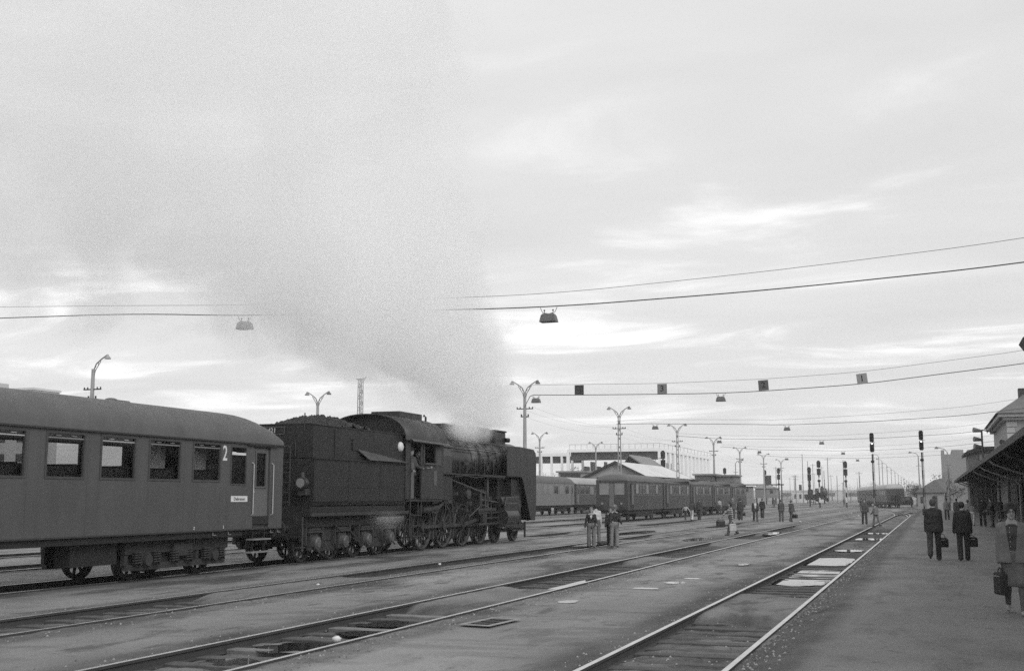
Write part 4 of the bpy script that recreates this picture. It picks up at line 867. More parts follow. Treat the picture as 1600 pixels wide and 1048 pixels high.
def arm_pole(x, y, H, label, sx=-1, grp='single-arm lamp poles on the right'):
    t = thing('street_lamp', (x, y, 0), label, 'street lamp', grp); MB().cyl((0, 0, 0), (0, 0, H - .6), .13, .08, 8).build('pole', M['concrete'], t)
    m = MB(); m.tube([(0, 0, H - .65), (sx * .35, 0, H - .2), (sx * 1.2, 0, H)], .05, 6); m.box(-.4, .4, -.04, .04, H - 2.3, H - 2.22); m.build('arm', M['lampgrey'], t)
    b = MB(); bell(b, sx * 1.3, 0, H - .08, .26); b.build('lamp_shade', M['lampmetal'], t)
arm_pole(-2.0, 203, 9.2, 'single-arm lamp pole just left of the platform signal')
arm_pole(2.0, 160, 8.2, 'single-arm lamp pole standing before the tall concrete block')
arm_pole(-43.5, 190, 8.3, 'single-arm lamp pole behind the shed roof', 1)
arm_pole(-34.0, 215, 8.6, 'single-arm lamp pole just behind the end of the railcars', 1)
arm_pole(-41.0, 330, 9.5, 'single-arm lamp pole left of the distant white building', 1)
for i in range(11):
    Y = 285 + 34 * i + i * i * 2.2
    arm_pole(-12.0 - i * .25 if i else -11.6, Y, 11.8, 'tall lamp pole in the receding row above the standing coaches' if i else 'nearest tall lamp pole of the row above the standing coaches', -1, 'row of lamp poles fading into the distance')
# lattice mast
t = thing('lattice_mast', (-44.6, 86, 0), 'narrow steel lattice mast rising behind the tender and cab', 'mast'); m = MB()
for sx in (-.2, .2):
    for sy in (-.2, .2): m.tube([(sx, sy, 0), (sx * .75, sy * .75, 11.6)], .035, 4)
for i in range(24): z = i * .48; q = .2 - .05 * z / 11.6; s = 1 if i % 2 else -1; m.tube([(-q * s, -q, z), (q * s, -q, z + .48)], .02, 4); m.tube([(-q, q, z), (q, q, z)], .02, 4); m.tube([(-q * s, q, z), (q * s, q, z + .48)], .02, 4)
m.box(-.28, .28, -.28, .28, 11.55, 11.65); m.tube([(0, 0, 11.6), (.5, 0, 11.75)], .04); m.build('lattice', M['lampgrey'], t)
# cross-span wires with hanging lamps
def interp(pts, x):
    for (a, za), (b, zb_) in zip(pts[:-1], pts[1:]):
        if b <= x <= a or a <= x <= b: k = (x - a) / (b - a); return za + (zb_ - za) * k
def cable(name, pts, r, lab, grp=None, cat='wire'):
    return tag(MB().tube(pts, r, 5).build(name, M['wire']), lab, cat, grp)
def hang_lamp(x, y, z, label, s=1.0):
    t = thing('hanging_lamp', (x, y, z), label, 'hanging lamp', 'lamps hung on wires over the tracks')
    m = MB(); k = .33; p = [(-k * .66, .12), (k * .66, .12), (k * .78, .05), (k, -.2), (-k, -.2), (-k * .78, .05)]; m.prism(p, 'y', -.12, .12)
    m.v = [(a, b * (1.0 if c > .1 else 1.6), c) for a, b, c in m.v]; m.build('lamp_shade', M['lampmetal'], t, bevel=.02)
    m = MB(); 
    for q in (-.17, .17): m.tube([(q, 0, .12), (q * 1.0, 0, .24)], .012, 5); m.ell((q, 0, .25), (.035, .035, .035), 8, 6)
    m.tube([(-.33, 0, .36), (-.24, 0, .17), (0, 0, .12), (.24, 0, .17), (.33, 0, .36)], .012, 5); m.build('hanger', M['wire'], t)
rows = [40.5, 78, 116, 154, 192, 230]
rown = ['nearest', 'second', 'third', 'fourth', 'fifth', 'sixth']
for i, Y in enumerate(rows):
    dz = -.25 if i in (0, 1, 2) else .0; k = 1.0
    lo = [(12, 10.6 + dz), (3, 9.65 + dz), (-5, 9.28 + dz), (-13.2, 9.12 + dz), (-20, 9.35 + dz), (-26.4, 9.5 + dz), (-31.8, 9.9 + dz)] + ([(-53, 10.2)] if i == 0 else [])
    if i == 1: lo = [(12, 10.9), (5.9, 10.1), (-4, 9.12), (-10.3, 8.86), (-13.4, 8.80), (-17.2, 8.86), (-23.1, 8.98), (-26.6, 9.08), (-31.8, 9.35)]
    up_ = [(12, 11.6 + dz), (3, 10.45 + dz), (-5, 9.95 + dz), (-13.2, 9.62 + dz), (-26.4, 9.95 + dz), (-31.8, 10.25 + dz)] + ([(-53, 11.0)] if i == 0 else [])
    if i == 1: up_ = [(12, 12.1), (5.9, 10.9), (-4, 9.92), (-10.3, 9.66), (-17.2, 9.6), (-26.6, 9.8), (-31.8, 10.1)]
    def smooth(p):
        xs = np.array([q[0] for q in p][::-1]); zs = np.array([q[1] for q in p][::-1]); X = np.linspace(xs[0], xs[-1], 60); Z = np.interp(X, xs, zs); K = np.ones(5) / 5; Zs = np.convolve(np.pad(Z, 2, 'edge'), K, 'valid'); return [(a, Y + (max(0, (-26.8 - a)) / 5.0) * ([64, 91, 121, 152, 187, 227][i] - Y) * (1 if i else 0), b) for a, b in zip(X, Zs)]
    cable('span_cable', smooth(lo), .022 if i == 0 else .026, 'thick span cable carrying the %s row of hanging lamps over the tracks' % rown[i], 'span cables over the tracks', 'cable')
    cable('stay_wire', smooth(up_), .009 if i == 0 else .012, 'thin stay wire above the %s row of hanging lamps' % rown[i], 'stay wires over the tracks')
    for j, x in enumerate((-13.2, -26.4)):
        z = interp(lo, x) - .36
        lbl = {(0, 0): 'large hanging lamp nearest the camera, right of the smoke', (0, 1): 'hanging lamp half lost in the smoke above the near coach', (1, 0): 'hanging lamp between number boards 3 and 2',
               (1, 1): 'hanging lamp beside the large twin-armed lamp pole'}.get((i, j), 'hanging lamp, %s one on the %s row of lamps' % (('right', 'left')[j], rown[i]))
        hang_lamp(x, Y, z, lbl)
for x, num, lab, v in [(-23.15, '', 'blank dark square board hung on the wire, leftmost of four', .03), (-17.2, '3', 'mid-grey square board showing the numeral 3, between the blank board and a hanging lamp', .17), (-10.3, '2', 'darker square board showing the numeral 2, tilted slightly on its wire', .09), (-3.95, '1', 'palest square board showing the numeral 1, rightmost and tilted', .26)]:
    z0 = {-23.15: 8.99, -17.2: 8.88, -10.3: 8.90, -3.95: 9.12}[x]
    t = thing('number_board', (x, 77.9, z0), lab, 'number board', 'track number boards hung on the span wire')
    if x == -3.95: t.rotation_euler = (0, R(-6), 0)
    if x == -10.3: t.rotation_euler = (0, R(-3), 0)
    MB().box(-.33, .33, -.03, .03, 0, .68).build('board', mat('board_%s' % (num or 'blank'), v, .5, .1, 2), t)
    if num: text_mesh('numeral', num, .56, M['dark'], t, (0, -.034, .34), (R(90), 0, 0), .003)
# long wires along the pole rows
for i, (x, dx, z) in enumerate([(-31.8, -.68, 9.3), (-31.8, .68, 9.3), (-31.8, -.3, 8.6)]):
    pts = []; Ys = [91, 121, 152, 187, 227, 263, 303] if x > -40 else [30, 64, 94, 130, 165, 197, 230]
    for a, b in zip(Ys[:-1], Ys[1:]):
        for k in range(8): q = k / 8; pts.append((x + dx - (max(0, a + (b - a) * q - 150) * .03 if x > -40 else 0), a + (b - a) * q, z - .9 * 4 * q * (1 - q) * (b - a) / 60))
    cable('line_wire', pts, .0055, 'thin line wire strung along the lamp pole row', 'line wires along the pole rows')
# signals
def signal(x, y, H, label, z0=0, two=True, shrink=1.0, n=6):
    t = thing('signal', (x, y, z0), label, 'railway signal', 'colour-light signals'); m = MB(); hz = H - 2.2 * shrink
    nb = 7
    for i in range(nb): m.cyl((0, 0, hz * i / nb), (0, 0, hz * (i + 1) / nb), .075, None, 8, i % 2 if n else 0)
    m.build('post', [M['under2'], M['lampgrey'] if n else M['under2']], t)
    for k in (0, 1):
        z = H - 1.0 * shrink * (k + 1); h = MB(); s = .95 * shrink; w = .21
        pr = [(-w, z + .12), (-w + .08, z), (w - .08, z), (w, z + .12), (w, z + s - .14), (w - .09, z + s), (-w + .09, z + s), (-w, z + s - .14)]
        h.prism(pr, 'y', -.12, .10); hd = h.build('signal_head', M['dark'], t); l = MB()
        for q in range(2 if shrink < .9 else 3): zz = z + .2 + q * .27 * shrink; l.lathe([(.09, -.28), (.095, -.12)], (0, 0, zz), 'y', 12, 0, .0, math.pi)
        l.build('hood', M['dark'], hd)
    if n:
        em = bpy.data.materials.get('lit_signal_lens')
        if not em:
            em = bpy.data.materials.new('lit_signal_lens'); em.use_nodes = True; bb = em.node_tree.nodes['Principled BSDF']; bb.inputs['Emission Color'].default_value = (1, 1, 1, 1); bb.inputs['Emission Strength'].default_value = 1.6
        MB().cyl((0, -.13, H - 1.14 * shrink), (0, -.15, H - 1.14 * shrink), .085, None, 14).build('lens', em, t)
    MB().box(-.02, .32, -.02, .02, H - 1.05, H - 1.0).build('bracket', M['under'], t)
    m = MB(); m.ell((0, -.05, hz - .75 * shrink), (.19, .14, .15), 10, 8); m.build('route_box', M['dark'], t)
    MB().box(-.2, .2, -.2, .2, 0, .6).build('base', M['under2'], t); MB().tube([(.16, .1, .4), (.12, .1, hz)], .02, 4).build('ladder', M['under2'], t)
signal(-5.6, 123, 8.35, 'tall signal with a lit white lens, left of the standing coaches')
signal(-.85, 121, 8.3, 'tall signal with a lit white lens at the platform side', .1)
def far_signal(x, y, H, lab, twin=False):
    t = thing('signal', (x, y, 0), lab, 'railway signal', 'colour-light signals'); m = MB(); nb = 9
    for i in range(nb): m.cyl((0, 0, H * i / nb), (0, 0, H * (i + 1) / nb), .12, None, 6, (i % 2))
    m.build('post', [M['under'], M['signal_w'] if twin else M['under2']], t)
    MB().prism([(-.3, H - 1), (.3, H - 1), (.34, H - .1), (.15, H + .2), (-.15, H + .2), (-.34, H - .1)], 'y', -.12, .12).build('signal_head', M['dark'], t)
    MB().prism([(-.33, H - 2.3), (.33, H - 2.3), (.33, H - 1.2), (-.33, H - 1.2)], 'y', -.12, .12).build('signal_head', M['dark'], t); MB().ell((0, 0, H - 3.3), (.28, .2, .25), 8, 6).build('route_box', M['dark'], t)
for a in [(-18.4, 206.8, 7.9, 'striped signal just left of the distant locomotive', True), (-14.3, 212, 7.9, 'striped signal right of the distant locomotive', True), (-21.6, 223, 7.2, 'dark signal left of the striped pair', False),
          (-31.5, 258, 7.9, 'small dark signal over the right end of the signal hut', False), (-36.7, 275, 7.9, 'small dark signal over the left end of the signal hut', False), (-40.2, 240, 7.6, 'small dark signal above the roof boxes of the railcars', False), (-37.6, 170, 8.5, 'small dark signal before the right side of the hall', False)]: far_signal(*a)
rr = random.Random(11)
for i in range(26):
    Y = rr.uniform(330, 700); px = rr.uniform(1205, 1345); X = (px - 1458) / 1900 * Y * 1.0 * .94 - .0
    t = thing('distant_mast', (X, Y, 0), 'thin distant mast on the hazy horizon beyond the yard', 'mast', 'distant masts on the horizon'); h = rr.uniform(8, 15)
    MB().cyl((0, 0, 0), (0, 0, h), .16, .1, 5).build('post', M['lampgrey'], t)
    if rr.random() < .5: MB().box(-1.0, 1.0, -.05, .05, h - .6, h - .5).build('arm', M['lampgrey'], t)
# ================================================================ BUILDINGS
def hall():
    t = thing('exhibition_hall', (-58.5, 262, 0), 'large pale concrete hall with open rows of columns and flat roof behind the trains', 'building')
    c = M['conc_far']; dk = mat('hall_dark_band', .05, .8, .1, .3); H = 13.0
    m = MB(); m.box(-22.5, 0, 0, .5, H - .7, H); m.box(-.5, 0, .5, 66, H - .75, H - .05); m.box(-22.5, -.5, .5, 14, H - .3, H - .1); m.box(-43, -22.6, 14, 14.5, H - 1.1, H - .3); m.box(-43, -22.6, 14.5, 22, H - .7, H - .5); m.build('roof', c, t)
    m = MB(); m.box(-21.8, -.6, .9, 1.2, H - 2.6, H - .31); m.build('shaded_ceiling_band', dk, t); MB().box(-42, -23, 15, 15.3, H - 2.8, H - .71).build('shaded_ceiling_band', dk, t)  # dark strips painted for the shade under the hall ceiling
    for x in (-22.3, -.3): MB().box(x - .35, x + .35, -.02, .65, 0, H - .72).build('column', c, t)
    for i in range(12):
        y = 5 + i * 5.2; MB().box(-.62, .02, y - .5, y + .5, 0, H - .76).build('column', c, t)
    rr = random.Random(4)
    for i in range(15): x = -20.8 + i * 1.45; w_ = rr.choice([.2, .3, .45]); MB().box(x, x + w_, 8 + rr.uniform(-2, 4), 8.9 + 4, 0, H - rr.choice([2.7, 3.2, 3.8])).build('inner_column', mat('hall_inner_concrete', .3, .8, .1, .3), t)
    for i in range(8): x = -42 + i * 2.7; MB().box(x, x + .5, 14, 14.6, 0, H - 1.12).build('column', c, t)
    m = MB()
    for z in (5.2, 6.6, 8): m.box(-20, -2, 12, 12.2, z, z + .25)
    for i in range(9): m.box(-19 + i * 2, -18.8 + i * 2, 12.3, 12.5, 0, 9.4)
    m.build('scaffold', M['lampgrey'], t)
    m = MB(); m.box(-22, -1, 40, 40.5, 0, 4.5); m.build('rear_wall', c, t)
    m = MB()
    for i in range(16): m.tube([(-22 + i * 1.45, .3, H), (-22 + i * 1.45, .3, H + 1.1)], .04, 4)
    m.tube([(-22, .3, H + 1.1), (0, .3, H + 1.1), (0, 66, H + 1.1)], .04, 4)
    for i in range(14): m.tube([(0, 4 + i * 4.6, H), (0, 4 + i * 4.6, H + 1.1)], .04, 4)
    m.build('roof_railing', M['lampgrey'], t)
hall()
def shed():
    t = thing('gabled_shed', (-37.2, 140, 0), 'low gabled shed with pale corrugated roof between the railcars and the hall', 'shed')
    wm = mat('shed_wall', .3, .8, .2, 1); rm = mat('corrugated_roof', .6, .6, .15, .8, streak=.1)
    m = MB(); m.prism([(-4.6, 0), (4.6, 0), (4.6, 3.9), (.3, 6.0), (-4.6, 3.8)], 'y', 0, 34); m.build('wall', wm, t)
    m = MB(); m.add([(.3, -.5, 6.25), (5.2, -.5, 3.85), (5.2, 30, 3.85), (.3, 26, 6.25), (.3, -.5, 6.1), (5.2, -.5, 3.7), (5.2, 30, 3.7), (.3, 26, 6.1)], [(0, 1, 2, 3), (0, 4, 5, 1), (1, 5, 6, 2), (2, 6, 7, 3)])
    m.add([(.3, -.5, 6.25), (-5.2, -.5, 3.7), (-5.2, 34, 3.7), (.3, 26, 6.25), (.3, -.5, 6.1), (-5.2, -.5, 3.55)], [(0, 3, 2, 1), (0, 1, 5, 4)]); m.add([(.3, 26, 6.25), (5.2, 30, 3.85), (5.2, 34, 3.85), (-5.2, 34, 3.7)], [(0, 1, 2, 3)]); m.build('roof', rm, t)
    m = MB(); m.add([(.3, -.52, 6.3), (5.25, -.52, 3.9), (5.25, -.52, 3.65), (.3, -.52, 6.0)], [(0, 3, 2, 1)]); m.add([(.3, -.52, 6.3), (-5.25, -.52, 3.75), (-5.25, -.52, 3.5), (.3, -.52, 6.0)], [(0, 1, 2, 3)]); m.build('barge_board', M['under2'], t)
    m = MB()
    for x in (-2.2, -1.2, -.4): m.box(x, x + .35, -.06, -.01, 1.5, 4.3)
    m.build('window', PD, t)
    d = thing('roof_dormer', (-38.3, 158, 0), 'steep-roofed building part rising behind the gabled shed roof', 'building')
    MB().prism([(-1.8, 0), (1.9, 0), (1.9, 5.2), (-1.2, 7.5), (-1.8, 6.6)], 'y', 0, 12).build('wall', M['under2'], d)
    m = MB(); m.add([(-1.3, -.6, 7.7), (2.8, -.6, 4.9), (2.8, 12, 4.9), (-1.3, 12, 7.7), (-1.3, -.6, 7.5), (2.8, -.6, 4.7)], [(0, 1, 2, 3), (0, 4, 5, 1)]); m.add([(-1.3, -.6, 7.7), (-2.3, -.6, 6.2), (-2.3, 12, 6.2), (-1.3, 12, 7.7)], [(0, 3, 2, 1)]); m.build('roof', mat('weathered_roof', .2, .7, .2, 1), d)
shed()
def hut(name, x0, x1, y, d, h, lab, wall, roofm, dark=False):
    t = thing(name, ((x0 + x1) / 2, y, 0), lab, 'hut'); w_ = (x1 - x0) / 2
    MB().box(-w_, w_, 0, d, 0, h).build('wall', wall, t); MB().box(-w_ - .3, w_ + .3, -.3, d + .3, h + .003, h + .22).build('roof', roofm, t)
    m = MB()
    if dark: m.box(-w_ + .3, w_ - .8, -.05, -.004, h - 1.1, h - .1)
    else:
        for i in range(3): m.box(-w_ + .5 + i * w_ * .6, -w_ + 1.2 + i * w_ * .6, -.05, -.004, h - 2.0, h - .9)
    m.build('window', PD, t)
hut('trackside_hut', -47.6, -43.7, 150, 5, 5.1, 'small flat-roofed hut with a dark opening above the dark coach roof', mat('hut_light', .3, .7, .1, 1), mat('hut_roof', .2), True)
hut('trackside_hut', -32.9, -30.1, 170, 5, 5.0, 'brown boarded hut above the far railcar roofs, left one of two', mat('hut_dark', .09, .7, .15, 2), mat('hut_roof', .2))
hut('trackside_hut', -29.9, -27.2, 171, 5, 4.85, 'grey boarded hut above the far railcar roofs, right one of two', mat('hut_mid', .15, .7, .15, 2), mat('hut_roof', .2))
def block(name, x0, x1, y0, y1, h, lab, wall, nx, nz, cat='building', wv=None, roof=None):
    t = thing(name, (x0, y0, 0), lab, cat); W_ = x1 - x0; D_ = y1 - y0
    MB().box(0, W_, 0, D_, 0, h).build('wall', wall, t); MB().box(-.2, W_ + .2, -.2, D_ + .2, h + .002, h + .35).build('roof', roof or wall, t)
    pn = wv or PD
    for i in range(nx):
        for k in range(nz):
            a = W_ * (i + .3) / nx; z = h * (k + .35) / nz; w_ = MB().box(a, a + W_ * .4 / nx, -.08, -.004, z, z + h * .4 / nz).build('window', pn, t)
    return t
far_wall = mat('far_wall', .45, .8, .08, .2)
b = block('apartment_block', -170, -137.5, 150, 156, 19.2, 'pale apartment block whose top shows over the near coach at the left edge', mat('far_white_wall', .55, .8, .08, .2), 8, 6)
MB().box(8, 14, 8, 14, 19.5, 22).build('lift_house', far_wall, b)
b = block('white_building', -44.3, -34.5, 400, 412, 3.7, 'long low white building left of the distant locomotive', mat('far_white_wall', .5), 6, 1)
tag(MB().cyl((-42.3, 405, 0), (-42.3, 405, 6.0), .55, .45, 12).build('chimney_stack', M['under']), 'short dark chimney standing behind the long low white building', 'chimney')
# signal hut, gantry
t = thing('signal_cabin', (-38.6, 290, 0), 'raised boarded signal cabin with a light roof behind the walking passengers', 'signal cabin')
MB().box(-2.6, 2.6, 0, 5, 1.6, 4.0).build('wall', mat('cabin_wall', .2, .7, .15, 1), t); MB().prism([(-3.0, 3.95), (3.0, 3.95), (1.6, 4.5), (-1.8, 4.9)], 'y', -.3, 5.3).build('roof', mat('cabin_roof', .35), t)
MB().box(1.0, 1.7, -.05, -.004, 2.7, 3.6).build('window', PD, t)
for x in (-2.3, 0, 2.3): MB().box(x - .15, x + .15, .2, .5, 0, 1.6).build('post', M['under2'], t)
MB().box(-.5, .3, 2, 2.8, 4.6, 6.5).build('chimney', M['under2'], t)
for i, (x, y, wd, h, lb) in enumerate([(-42.8, 285, 3.0, 4.2, 'dark little hut with a flat roof, left of the signal cabin'), (-45.5, 283, 2.2, 3.0, 'lowest small hut beside the far end of the railcars')]):
    hut('small_hut', x - wd / 2, x + wd / 2, y, 3, h, lb, mat('cabin_wall', .2), M['under2'], i == 0)
t = thing('loading_gantry', (-40.8, 302, 0), 'dark steel loading gantry spanning behind the signal cabin', 'gantry'); MB().box(-5.2, 5.2, -.15, .15, 4.8, 5.1).build('beam', M['under2'], t)
for x in (-5, 2.2, 4.6): MB().box(x - .15, x + .15, -.15, .15, 0, 4.798).build('post', M['under2'], t)
MB().box(.8, 2.0, -.6, .6, 5.102, 7.3).build('hopper', M['under2'], t)
# right side: concrete block, hip-roofed hut, car
t = thing('concrete_block_building', (1.7, 215, 0), 'tall windowless grey concrete block with a notched parapet at the platform end', 'building')
gw = mat('grey_render_wall', .24, .8, .10, .35, streak=.06); MB().box(0, 6.4, 0, 12, 0, 9.2).build('wall', gw, t)
for a, b_ in ((0, .5), (1.7, 3.6), (4.3, 6.4)): MB().box(a, b_, 0, 12, 9.202, 9.95).build('parapet', gw, t)
t = thing('hip_roofed_hut', (-2.3, 190, 0), 'low pale hut with a hipped tile roof at the end of the platform', 'hut')
MB().box(0, 3.9, 0, 8, 0, 2.55).build('wall', mat('hut_render', .26, .8, .15, 1), t)
MB().add([(-.4, -.4, 2.55), (4.3, -.4, 2.55), (4.3, 8.4, 2.55), (-.4, 8.4, 2.55), (2.6, 2.2, 4.5), (4.3, 5.5, 4.9)], [(0, 1, 4), (1, 5, 4), (1, 2, 5), (2, 3, 4, 5), (3, 0, 4), (0, 3, 2, 1)]).build('roof', mat('tile_roof', .09, .8, .25, 1.5), t)
MB().box(.5, 1.0, -.05, -.004, .9, 1.9).build('window', PD, t); MB().box(2.2, 2.9, -.05, -.004, 0, 2.0).build('door', M['under2'], t)
t = thing('parked_van', (-5.2, 226, 0), 'dark low van parked left of the hip-roofed hut', 'van')
MB().prism([(-1.7, .35), (1.7, .35), (1.7, 1.2), (1.4, 1.95), (-1.4, 1.95), (-1.7, 1.2)], 'y', 0, 4).build('body', M['under2'], t, bevel=.08); MB().box(-1.2, 1.2, -.03, -.003, 1.25, 1.8).build('windscreen', PL, t)
for x in (-1.4, 1.4): MB().cyl((x - .1, .8, .33), (x + .1, .8, .33), .33, None, 14).build('wheel', M['dark'], t)
# ---------------------------------------------------------------- platform canopy and station
def canopy():
    t = thing('platform_canopy', (2.65, 30, 0), 'long dark platform canopy on slender posts along the right side', 'canopy')
    dk = mat('canopy_underside', .02, .85, .2, 1); rf = mat('canopy_roofing', .05, .8, .2, 1)
    m = MB(); m.prism([(0, 3.72), (.05, 3.68), (3.2, 3.95), (6.2, 4.55), (6.2, 4.72), (3.2, 4.14), (0, 3.88)], 'y', -22, 128); m.build('roof', rf, t)
    m = MB(); m.box(-.05, -.001, -22, 128, 3.66, 3.90); m.build('gutter', M['under2'], t)
    m = MB()
    for y in np.arange(-21, 128, 2): m.add([(.05, y, 3.60), (6.1, y, 4.3), (6.1, y, 4.5), (.05, y, 3.70), (.05, y + .12, 3.60), (6.1, y + .12, 4.3), (6.1, y + .12, 4.5), (.05, y + .12, 3.70)], [(0, 1, 2, 3), (7, 6, 5, 4), (0, 4, 5, 1)])
    m.build('rafters', dk, t)
    i = 0
    for y in range(-16, 128, 12):
        p = MB(); p.cyl((2.25, y, .1), (2.25, y, 3.95), .09, .07, 10); p.cyl((2.25, y, .1), (2.25, y, .5), .15, .13, 10); p.build('post', mat('canopy_post', .05, .5, .2, 3), t)
        s = MB(); s.tube([(.05, y, 3.66), (.25, y, 3.45), (1.1, y, 3.12), (1.9, y, 2.85), (2.2, y, 2.55)], .055, 8)
        pale = y in (44, 32, 56); 
        if pale: s.tube([(2.2, y, 2.6), (2.14, y, 2.4), (2.14, y, .15)], .055, 8)
        s.build('downpipe', mat('pale_downpipe', .34 if pale else .06) if pale else mat('dark_brace', .06), t); i += 1
canopy()
def station():
    t = thing('station_building', (8.9, 20, 0), 'dark station front with doors and windows under the platform canopy', 'building')
    dk = mat('station_wall_shade', .13, .8, .2, .8); m = MB(); holes = []  # one even dark tone for the station wall
    for i in range(26): y = 1.2 + i * 5.0; holes.append((y, y + 1.5, 1.0 if i % 3 else .1, 3.0))
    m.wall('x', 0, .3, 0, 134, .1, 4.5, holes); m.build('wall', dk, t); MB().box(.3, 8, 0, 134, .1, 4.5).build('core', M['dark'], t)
    for i, h in enumerate(holes):
        f = MB(); f.frame('x', -.02, .06, *h, .09); f.box(.0, .05, h[0] + .7, h[0] + .78, h[2] + .09, h[3] - .09); w_ = f.build('window' if i % 3 else 'door', mat('station_frame', .22, .6, .1, 2), t)
        MB().box(.08, .1, h[0] + .09, h[1] - .09, h[2] + .09, h[3] - .09).build('pane', PD, w_)
    k = thing('platform_kiosk', (5.6, 74, .1), 'pale framed kiosk window under the canopy behind the pale downpipe', 'kiosk')
    m = MB(); m.frame('y', 0, .1, -1.1, 1.1, 1.0, 2.6, .16); m.box(-1.1, 1.1, 0, .1, 0, .98); m.build('frame', mat('kiosk_frame', .2), k); MB().box(-1.0, 1.0, .12, 1.6, 0, 2.5).build('body', M['dark'], k)
    # tall wing with cornice
    w_ = thing('station_wing', (6.9, 118, 0), 'taller ornate station wing with a pale cornice, quoins and a sloping tiled roof', 'building')
    q = mat('pale_stone', .42, .8, .1, .8) if False else mat('pale_cornice_stone', .45, .8, .1, .8)
    MB().box(0, 14, 0, 26, 0, 9.0).build('wall', mat('wing_wall', .3, .8, .12, .6), w_)
    m = MB(); m.box(-.75, 14.5, -.75, 26.5, 9.3, 9.62); m.box(-.4, 14.2, -.4, 26.2, 9.0, 9.298); m.build('cornice', q, w_)
    m = MB(); m.box(-.72, -.70, -.72, 26, 9.1, 9.6); m.build('eaves_board', M['under2'], w_)
    m = MB()
    for i in range(16): m.box(-.06, .62 + .22 * (i % 2), -.08, -.004, i * .56, i * .56 + .46)
    m.build('quoins', q, w_)
    MB().add([(-1.0, -1.0, 9.63), (15, -1.0, 9.63), (15, 27, 9.63), (-1.0, 27, 9.63), (4.0, 5.5, 13.2), (10, 5.5, 13.2), (10, 20, 13.2), (4.0, 20, 13.2)], [(0, 1, 5, 4), (1, 2, 6, 5), (2, 3, 7, 6), (3, 0, 4, 7), (4, 5, 6, 7)]).build('roof', mat('slate_roof', .12, .7, .2, 1.2), w_)
    MB().box(1.3, 2.6, 2.5, 3.6, 10.5, 12.2).build('roof_vent', M['under2'], w_)
    for i in range(3): MB().box(1.6 + i * 3, 2.8 + i * 3, -.06, -.003, 6.0, 8.2).build('window', PD, w_)
    for z in (6.2, 7.0): MB().cyl((-.5, 1.0, z), (-.5, 1.4, z), .25, .2, 10).build('wall_lamp', M['under2'], w_)
    g = thing('gabled_house', (4.2, 150, 0), 'dark house with a low-pitched roof behind the canopy end', 'building')
    MB().prism([(0, 0), (8, 0), (8, 7.6), (1.2, 7.3), (0, 6.8)], 'y', 0, 10).build('wall', mat('dark_house_wall', .10), g)
    MB().box(1.25, 8, -.06, -.004, 4.2, 7.0).build('render_panel', mat('dark_house_panel', .17), g); MB().prism([(-.5, 6.75), (1.2, 7.35), (8.3, 7.62), (8.3, 7.95), (1.0, 7.8), (-.5, 7.05)], 'y', -.6, 10.4).build('roof', M['under'], g)
    f = thing('floodlight_mast', (5.4, 138, 0), 'short mast with three floodlights above the canopy roof', 'floodlight'); MB().cyl((0, 0, 0), (0, 0, 9.2), .1).build('pole', M['under2'], f)
    for z in (9.1, 8.1, 7.3): MB().cyl((-.1, 0, z), (-.85, -.3, z + .1), .16, .3, 10).build('lamp_head', M['lampmetal'], f)
    MB().tube([(0, 0, 9.2), (1.8, 0, 8.8), (1.9, 0, 7.0)], .07, 6).build('arm', M['under2'], f)
    c = thing('roof_cornice', (5.2, 60.4, 8.6), 'dark corner of a high eave jutting in at the right edge', 'building'); MB().prism([(-.75, .9), (-.35, .3), (.4, .0), (8, -.2), (8, 2.6), (.2, 1.5)], 'y', 0, 3).build('eave', M['under2'], c); MB().box(1.2, 8, .3, 2.8, -8.6, 0).build('wall', dk, c)
station()
b = thing('platform_bench', (4.3, 66, .1), 'dark bench under the canopy beside a post', 'bench'); MB().box(-.25, .25, -1, 1, .40, .46).build('seat', M['under2'], b); MB().box(.25, .3, -1, 1, .46, .9).build('backrest', M['under2'], b)
for y in (-.8, .8): MB().box(-.22, .22, y - .04, y + .04, 0, .398).build('leg', M['under'], b)
# luggage trolley
b = thing('luggage_trolley', (3.9, 71, .1), 'loaded luggage trolley beside the pale downpipe', 'trolley'); MB().box(-.5, .5, -.8, .8, .42, .5).build('deck', mat('trolley_deck', .2), b)
for x in (-.42, .42):
    for y in (-.55, .55): MB().cyl((x - .03, y, .2), (x + .03, y, .2), .2, None, 12).build('wheel', M['dark'], b)
MB().tube([(-.4, -.8, .5), (-.45, -1.0, 1.0), (.45, -1.0, 1.0), (.4, -.8, .5)], .025).build('handle', M['lampgrey'], b)
